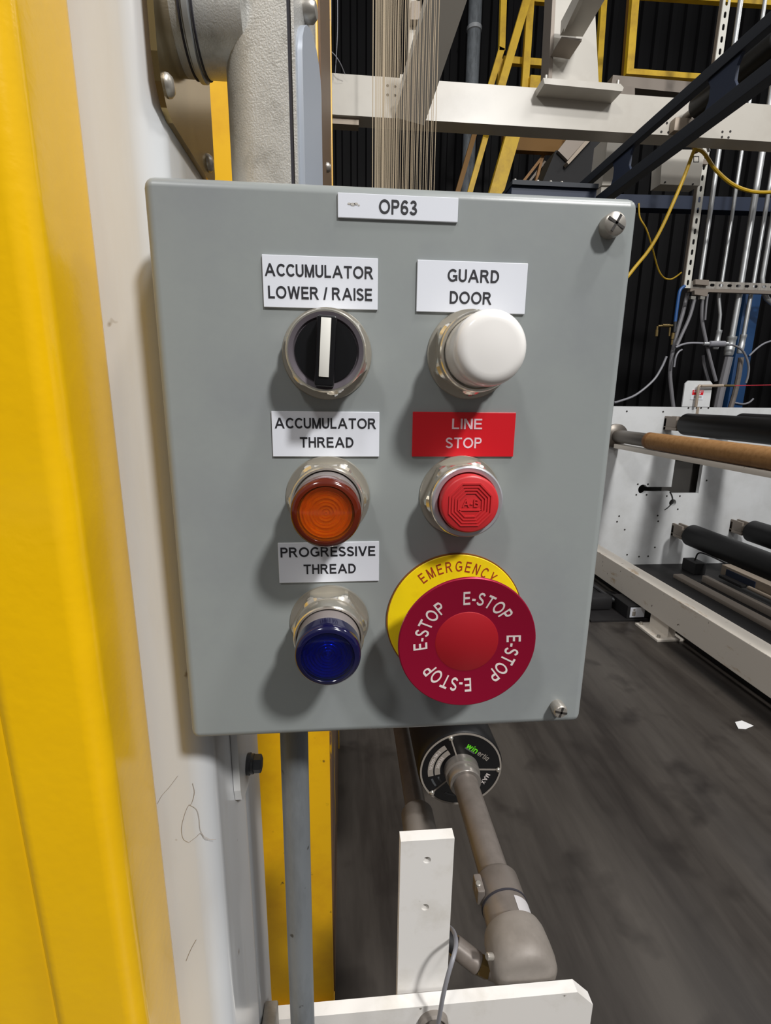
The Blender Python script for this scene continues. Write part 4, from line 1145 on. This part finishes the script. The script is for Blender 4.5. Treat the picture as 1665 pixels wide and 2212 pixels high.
quad_bar('tab', [c7(105, 637), c7(160, 235), c7(215, 180), c7(600, 185), c7(640, 235), c7(585, 640)], YP, YP + 0.012, M['white_plate'], tbp)
sg = quad_bar('notice', [c7(250, 510), c7(288, 338), c7(490, 345), c7(470, 515)], YP - 0.004, YP, M['white_label'], tbp)
sr_ = quad_bar('red_field', [c7(280, 430), c7(297, 342), c7(488, 347), c7(474, 432)], YP - 0.006, YP - 0.004, M['red_label'], sg)
A = at(*c7(384, 370), YP); B = at(*c7(382, 410), YP)
tx = MB(); text_flat(tx, 'EMERGENCY', A.x, A.z, 0.080, 0.015, YP - 0.006, 0.02, 0.0008); text_flat(tx, 'STOP', B.x, B.z, 0.042, 0.015, YP - 0.006, 0.02, 0.0008)
tx.build('lettering', M['white_label'], sg, smooth=0)
ln = MB()
for yy in (455, 478):
    a, b = at(*c7(305, yy), YP), at(*c7(440, yy), YP); ln.span((a.x, YP - 0.005, a.z - 0.003), (b.x, YP - 0.004, a.z + 0.003))
ln.build('fine_print', M['grey_print'], sg, smooth=0)
cd_ = thing('safety_rope', at(1510, 835, YP - 0.03), 'pull cord with turnbuckle and red line crossing the tab plate', 'cord')
P1 = [at(*c7(x, y), YP - 0.03) for x, y in ((345, 640), (375, 440), (398, 290), (430, 268))]
MB().tube(smooth_path(P1), 0.011, 8).build('bent_rod', M['beige'], cd_)
MB().cyl(at(*c7(440, 275), YP - 0.03), at(*c7(830, 268), YP - 0.03), 0.012, 10, 0.003).build('spring_tube', M['beige'], cd_)
MB().cyl(at(*c7(850, 268), YP - 0.03), at(*c7(1020, 268), YP - 0.03), 0.009, 8, 0.002).build('turnbuckle', M['brass'], cd_)
MB().tube([at(*c7(1010, 268), YP - 0.03), at(*c7(1400, 262), YP - 0.03), at(*c7(1800, 255), YP - 0.03)], 0.004, 6).build('red_line', M['cord_red'], cd_)
jt = MB(); a, b = at(*c7(383, 645), YP), at(*c7(383, 765), YP)
jt.span((a.x - 0.011, YP - 0.004, b.z), (a.x + 0.011, YP, a.z)).build('seam_strip', M['beige'], sf, smooth=0)


def machine_roller(name, Xr, hr_, r, y_end, y_near, m, label, bracket=True, shaft_m='shaft_steel', grp='rollers on the white side plate'):
    X = CAM.x + Xr; Z = CAM.z + hr_
    t = thing(name, (X, (y_end + y_near) / 2, Z - r), label, 'roller', grp)
    MB().lathe([(0, 0), (r - 0.012, 0), (r, 0.012), (r, y_end - y_near), (0, y_end - y_near)], (X, y_end, Z), (0, -1, 0), 48).build('roller_shell', M[m], t)
    MB().cyl((X, y_end, Z), (X, YP - 0.001, Z), 0.026, 20).build('shaft', M[shaft_m], t)
    if bracket:
        b = MB()
        b.span((X - 0.042, y_end + 0.05, Z - 0.055), (X + 0.030, YP - 0.001, Z - 0.030), 0.003)
        b.span((X - 0.042, y_end + 0.06, Z - 0.030), (X - 0.024, YP - 0.001, Z + 0.055), 0.003)
        b.span((X + 0.016, y_end + 0.06, Z - 0.030), (X + 0.034, YP - 0.001, Z + 0.055), 0.003)
        b.span((X - 0.042, YP - 0.03, Z - 0.055), (X + 0.034, YP - 0.001, Z + 0.040), 0.003)
        b.build('bearing_bracket', M['rail_grey'], t)
        MB().span((X - 0.018, y_end + 0.035, Z - 0.030), (X + 0.012, y_end + 0.065, Z + 0.03), 0.006).build('bearing_cap', M['bolt_dark'], t)
    return t


machine_roller('black_roller', 2.65, -0.183, 0.083, 3.41, 1.0, 'black_roll', 'upper black roller just above the tan roller')
machine_roller('black_roller', 3.10, -0.180, 0.085, 3.41, 1.0, 'black_roll', 'far upper black roller peeping over the first black roller', False)
tr = machine_roller('tan_roller', 2.20, -0.288, 0.0585, 3.13, 0.9, 'tan', 'tan cork covered roller on a dull steel shaft', False, grp=None)
X = CAM.x + 2.2; Z = CAM.z - 0.288
MB().cyl((X, 3.13, Z), (X, YP - 0.02, Z), 0.050, 32).build('wide_shaft', M['shaft_steel'], tr)
MB().lathe([(0, 0), (0.095, 0), (0.095, 0.03), (0.06, 0.05), (0, 0.05)], (X, YP - 0.001, Z), (0, -1, 0), 36).build('flange_hub', M['shaft_steel'], tr)
MB().lathe([(0.0555, -0.035), (0.0590, -0.03), (0.0590, 0.008), (0.0586, 0.010)], (X, 3.12, Z), (0, -1, 0), 36).build('tan_end_band', mat('brown_end_band', '#8c5f33', 0.6), tr)
machine_roller('black_roller', 2.85, -1.083, 0.089, 3.43, 1.0, 'black_roll', 'lower black roller above the deck rails')
machine_roller('black_roller', 3.38, -1.054, 0.090, 3.43, 1.0, 'black_roll', 'lowest right black roller cut by the right edge')
X = CAM.x + 2.2
gbar = MB().span((X - 0.03, 1.0, CAM.z - 0.383), (X + 0.05, YP - 0.06, CAM.z - 0.350), 0.002).build('cream_bar', M['white_worn']); tag(gbar, 'thin cream bar running under the tan roller', 'bar')

# foreground floor rail
XL = 2.03 + CAM.x; XR = 2.14 + CAM.x
rl = thing('floor_rail', ((XL + XR) / 2, 2.0, 0.0), 'long worn white box rail near the floor at lower right', 'rail')
MB().box(((XL + XR) / 2, (0.4 + YP - 0.004) / 2, 0.208), (XR - XL, YP - 0.004 - 0.4, 0.196), 0.006).build('rail_tube', M['white_worn'], rl)
MB().span((XL + 0.03, 2.47, 0.016), (XR - 0.03, 2.66, 0.112)).build('leg', M['white_worn'], rl, smooth=0)
MB().span((XL - 0.055, 2.44, 0.0), (XR + 0.02, 2.69, 0.016), 0.002).build('foot_plate', M['white_worn'], rl)
for x, y in ((XL - 0.03, 2.47), (XL - 0.03, 2.66)):
    MB().cyl((x, y, 0.016), (x, y, 0.034), 0.010, 6).build('anchor_nut', M['screw'], rl, smooth=0)

# deck and rails beyond the foreground rail
dk = MB().span((XR + 0.02, 0.2, 0.0), (6.8, YP - 0.003, 0.10)).build('machine_deck', M['deck'], smooth=0); tag(dk, 'black low deck beside the white rail under the rollers', 'deck')
for xx, ww, hh, mm, lab, ye in ((2.62, 0.075, 0.03, 'rail_grey', 'wide grey deck strip nearest the white rail', 3.3), (2.79, 0.04, 0.05, 'rail_grey', 'narrow grey deck rail in the middle of the deck', 3.2), (3.25, 0.05, 0.05, 'beige', 'beige deck rail nearest the lower black roller', 3.1)):
    o = MB().span((xx, 0.3, 0.10), (xx + ww, ye, 0.10 + hh), 0.003).build('deck_rail', M[mm]); tag(o, lab, 'rail', 'rails on the black deck')
ac = thing('linear_actuator', (2.99, 2.5, 0.15), 'beige linear actuator with blue end plate lying over the deck', 'actuator')
MB().span((2.955, 0.5, 0.150), (3.035, 3.22, 0.235), 0.006).build('body', M['beige'], ac)
MB().span((2.950, 2.88, 0.165), (2.955, 3.16, 0.215)).build('blue_plate', M['navy_hi'], ac, smooth=0)
MB().span((2.91, 2.95, 0.140), (2.955, 3.18, 0.162), 0.004).build('clamp', M['black_matte'], ac)
MB().cyl((2.925, 1.2, 0.165), (2.925, 2.9, 0.165), 0.014, 10).build('rod', M['beige'], ac)
sb = thing('sensor_block', (2.88, 3.45, 0.10), 'small black sensor block with a wire on the far end of the deck', 'sensor')
MB().span((2.83, 3.34, 0.10), (2.93, 3.50, 0.20), 0.008).build('body', M['black_matte'], sb)
MB().tube(smooth_path([(2.88, 3.42, 0.20), (2.89, 3.4, 0.27), (2.93, 3.33, 0.27), (2.97, 3.2, 0.248)]), 0.006, 6).build('wire', M['black_matte'], sb)

# black unit behind the rail
bu = thing('black_unit', (2.02, 3.0, 0.0), 'black floor unit with white notice half hidden behind the white rail', 'equipment')
MB().span((1.925, 2.76, 0.012), (2.115, 2.98, 0.106), 0.005).build('housing', M['black_matte'], bu)
MB().span((1.945, 2.757, 0.022), (2.05, 2.760, 0.094)).build('notice', M['white_label'], bu, smooth=0)
pc = MB(); pc.lathe([(0, 0), (0.008, 0), (0.008, 0.001), (0, 0.001)], (1.972, 2.757, 0.078), FY, 10); pc.span((1.960, 2.756, 0.034), (1.984, 2.757, 0.066))
pc.build('pictogram', M['grey_print'], bu, smooth=0)
MB().span((1.73, 2.90, 0.012), (1.90, 3.20, 0.115), 0.02).build('motor', M['black_matte'], bu)
MB().cyl((1.88, 2.99, 0.075), (1.94, 2.94, 0.07), 0.022, 14, 0.004).build('connector', M['bolt_dark'], bu)
MB().tube(smooth_path([(1.60, 3.3, 0.08), (1.70, 3.2, 0.15), (1.80, 3.05, 0.15), (1.90, 2.95, 0.09)]), 0.012, 8).build('hose', M['black_matte'], bu)
MB().span((1.66, 2.74, 0.0), (2.118, 3.25, 0.012)).build('skid', M['deck'], bu, smooth=0)

# scrap of paper
pp = [at(x, y, 1.6) for x, y in ((1587, 1561), (1602, 1560), (1625, 1570), (1608, 1576), (1594, 1575))]
vs = []
for x, y in ((1587, 1561), (1602, 1558), (1627, 1569), (1610, 1576), (1594, 1575)):
    d = at(x, y, 1.0) - CAM; k = -CAM.z / d.z; vs.append(CAM + d * k)
mb = MB(); mb.add([(v.x, v.y, 0.002) for v in vs] + [(v.x, v.y, 0.004) for v in vs], [[0, 1, 2, 3, 4], [9, 8, 7, 6, 5]] + [[i, (i + 1) % 5, (i + 1) % 5 + 5, i + 5] for i in range(5)])
mb.build('paper_scrap', M['paper'], smooth=0); tag(bpy.data.objects['paper_scrap'], 'torn white paper scrap lying on the dark floor', 'paper')
for o in bpy.data.objects:
    if o.type == 'MESH' and o.name.split('.')[0] in ('front_tube', 'side_channel', 'square_tube', 'knob_grip', 'rail_tube', 'rear_channel', 'housing', 'body', 'clamp_lug', 'upper_chord', 'lower_chord'): WN(o)
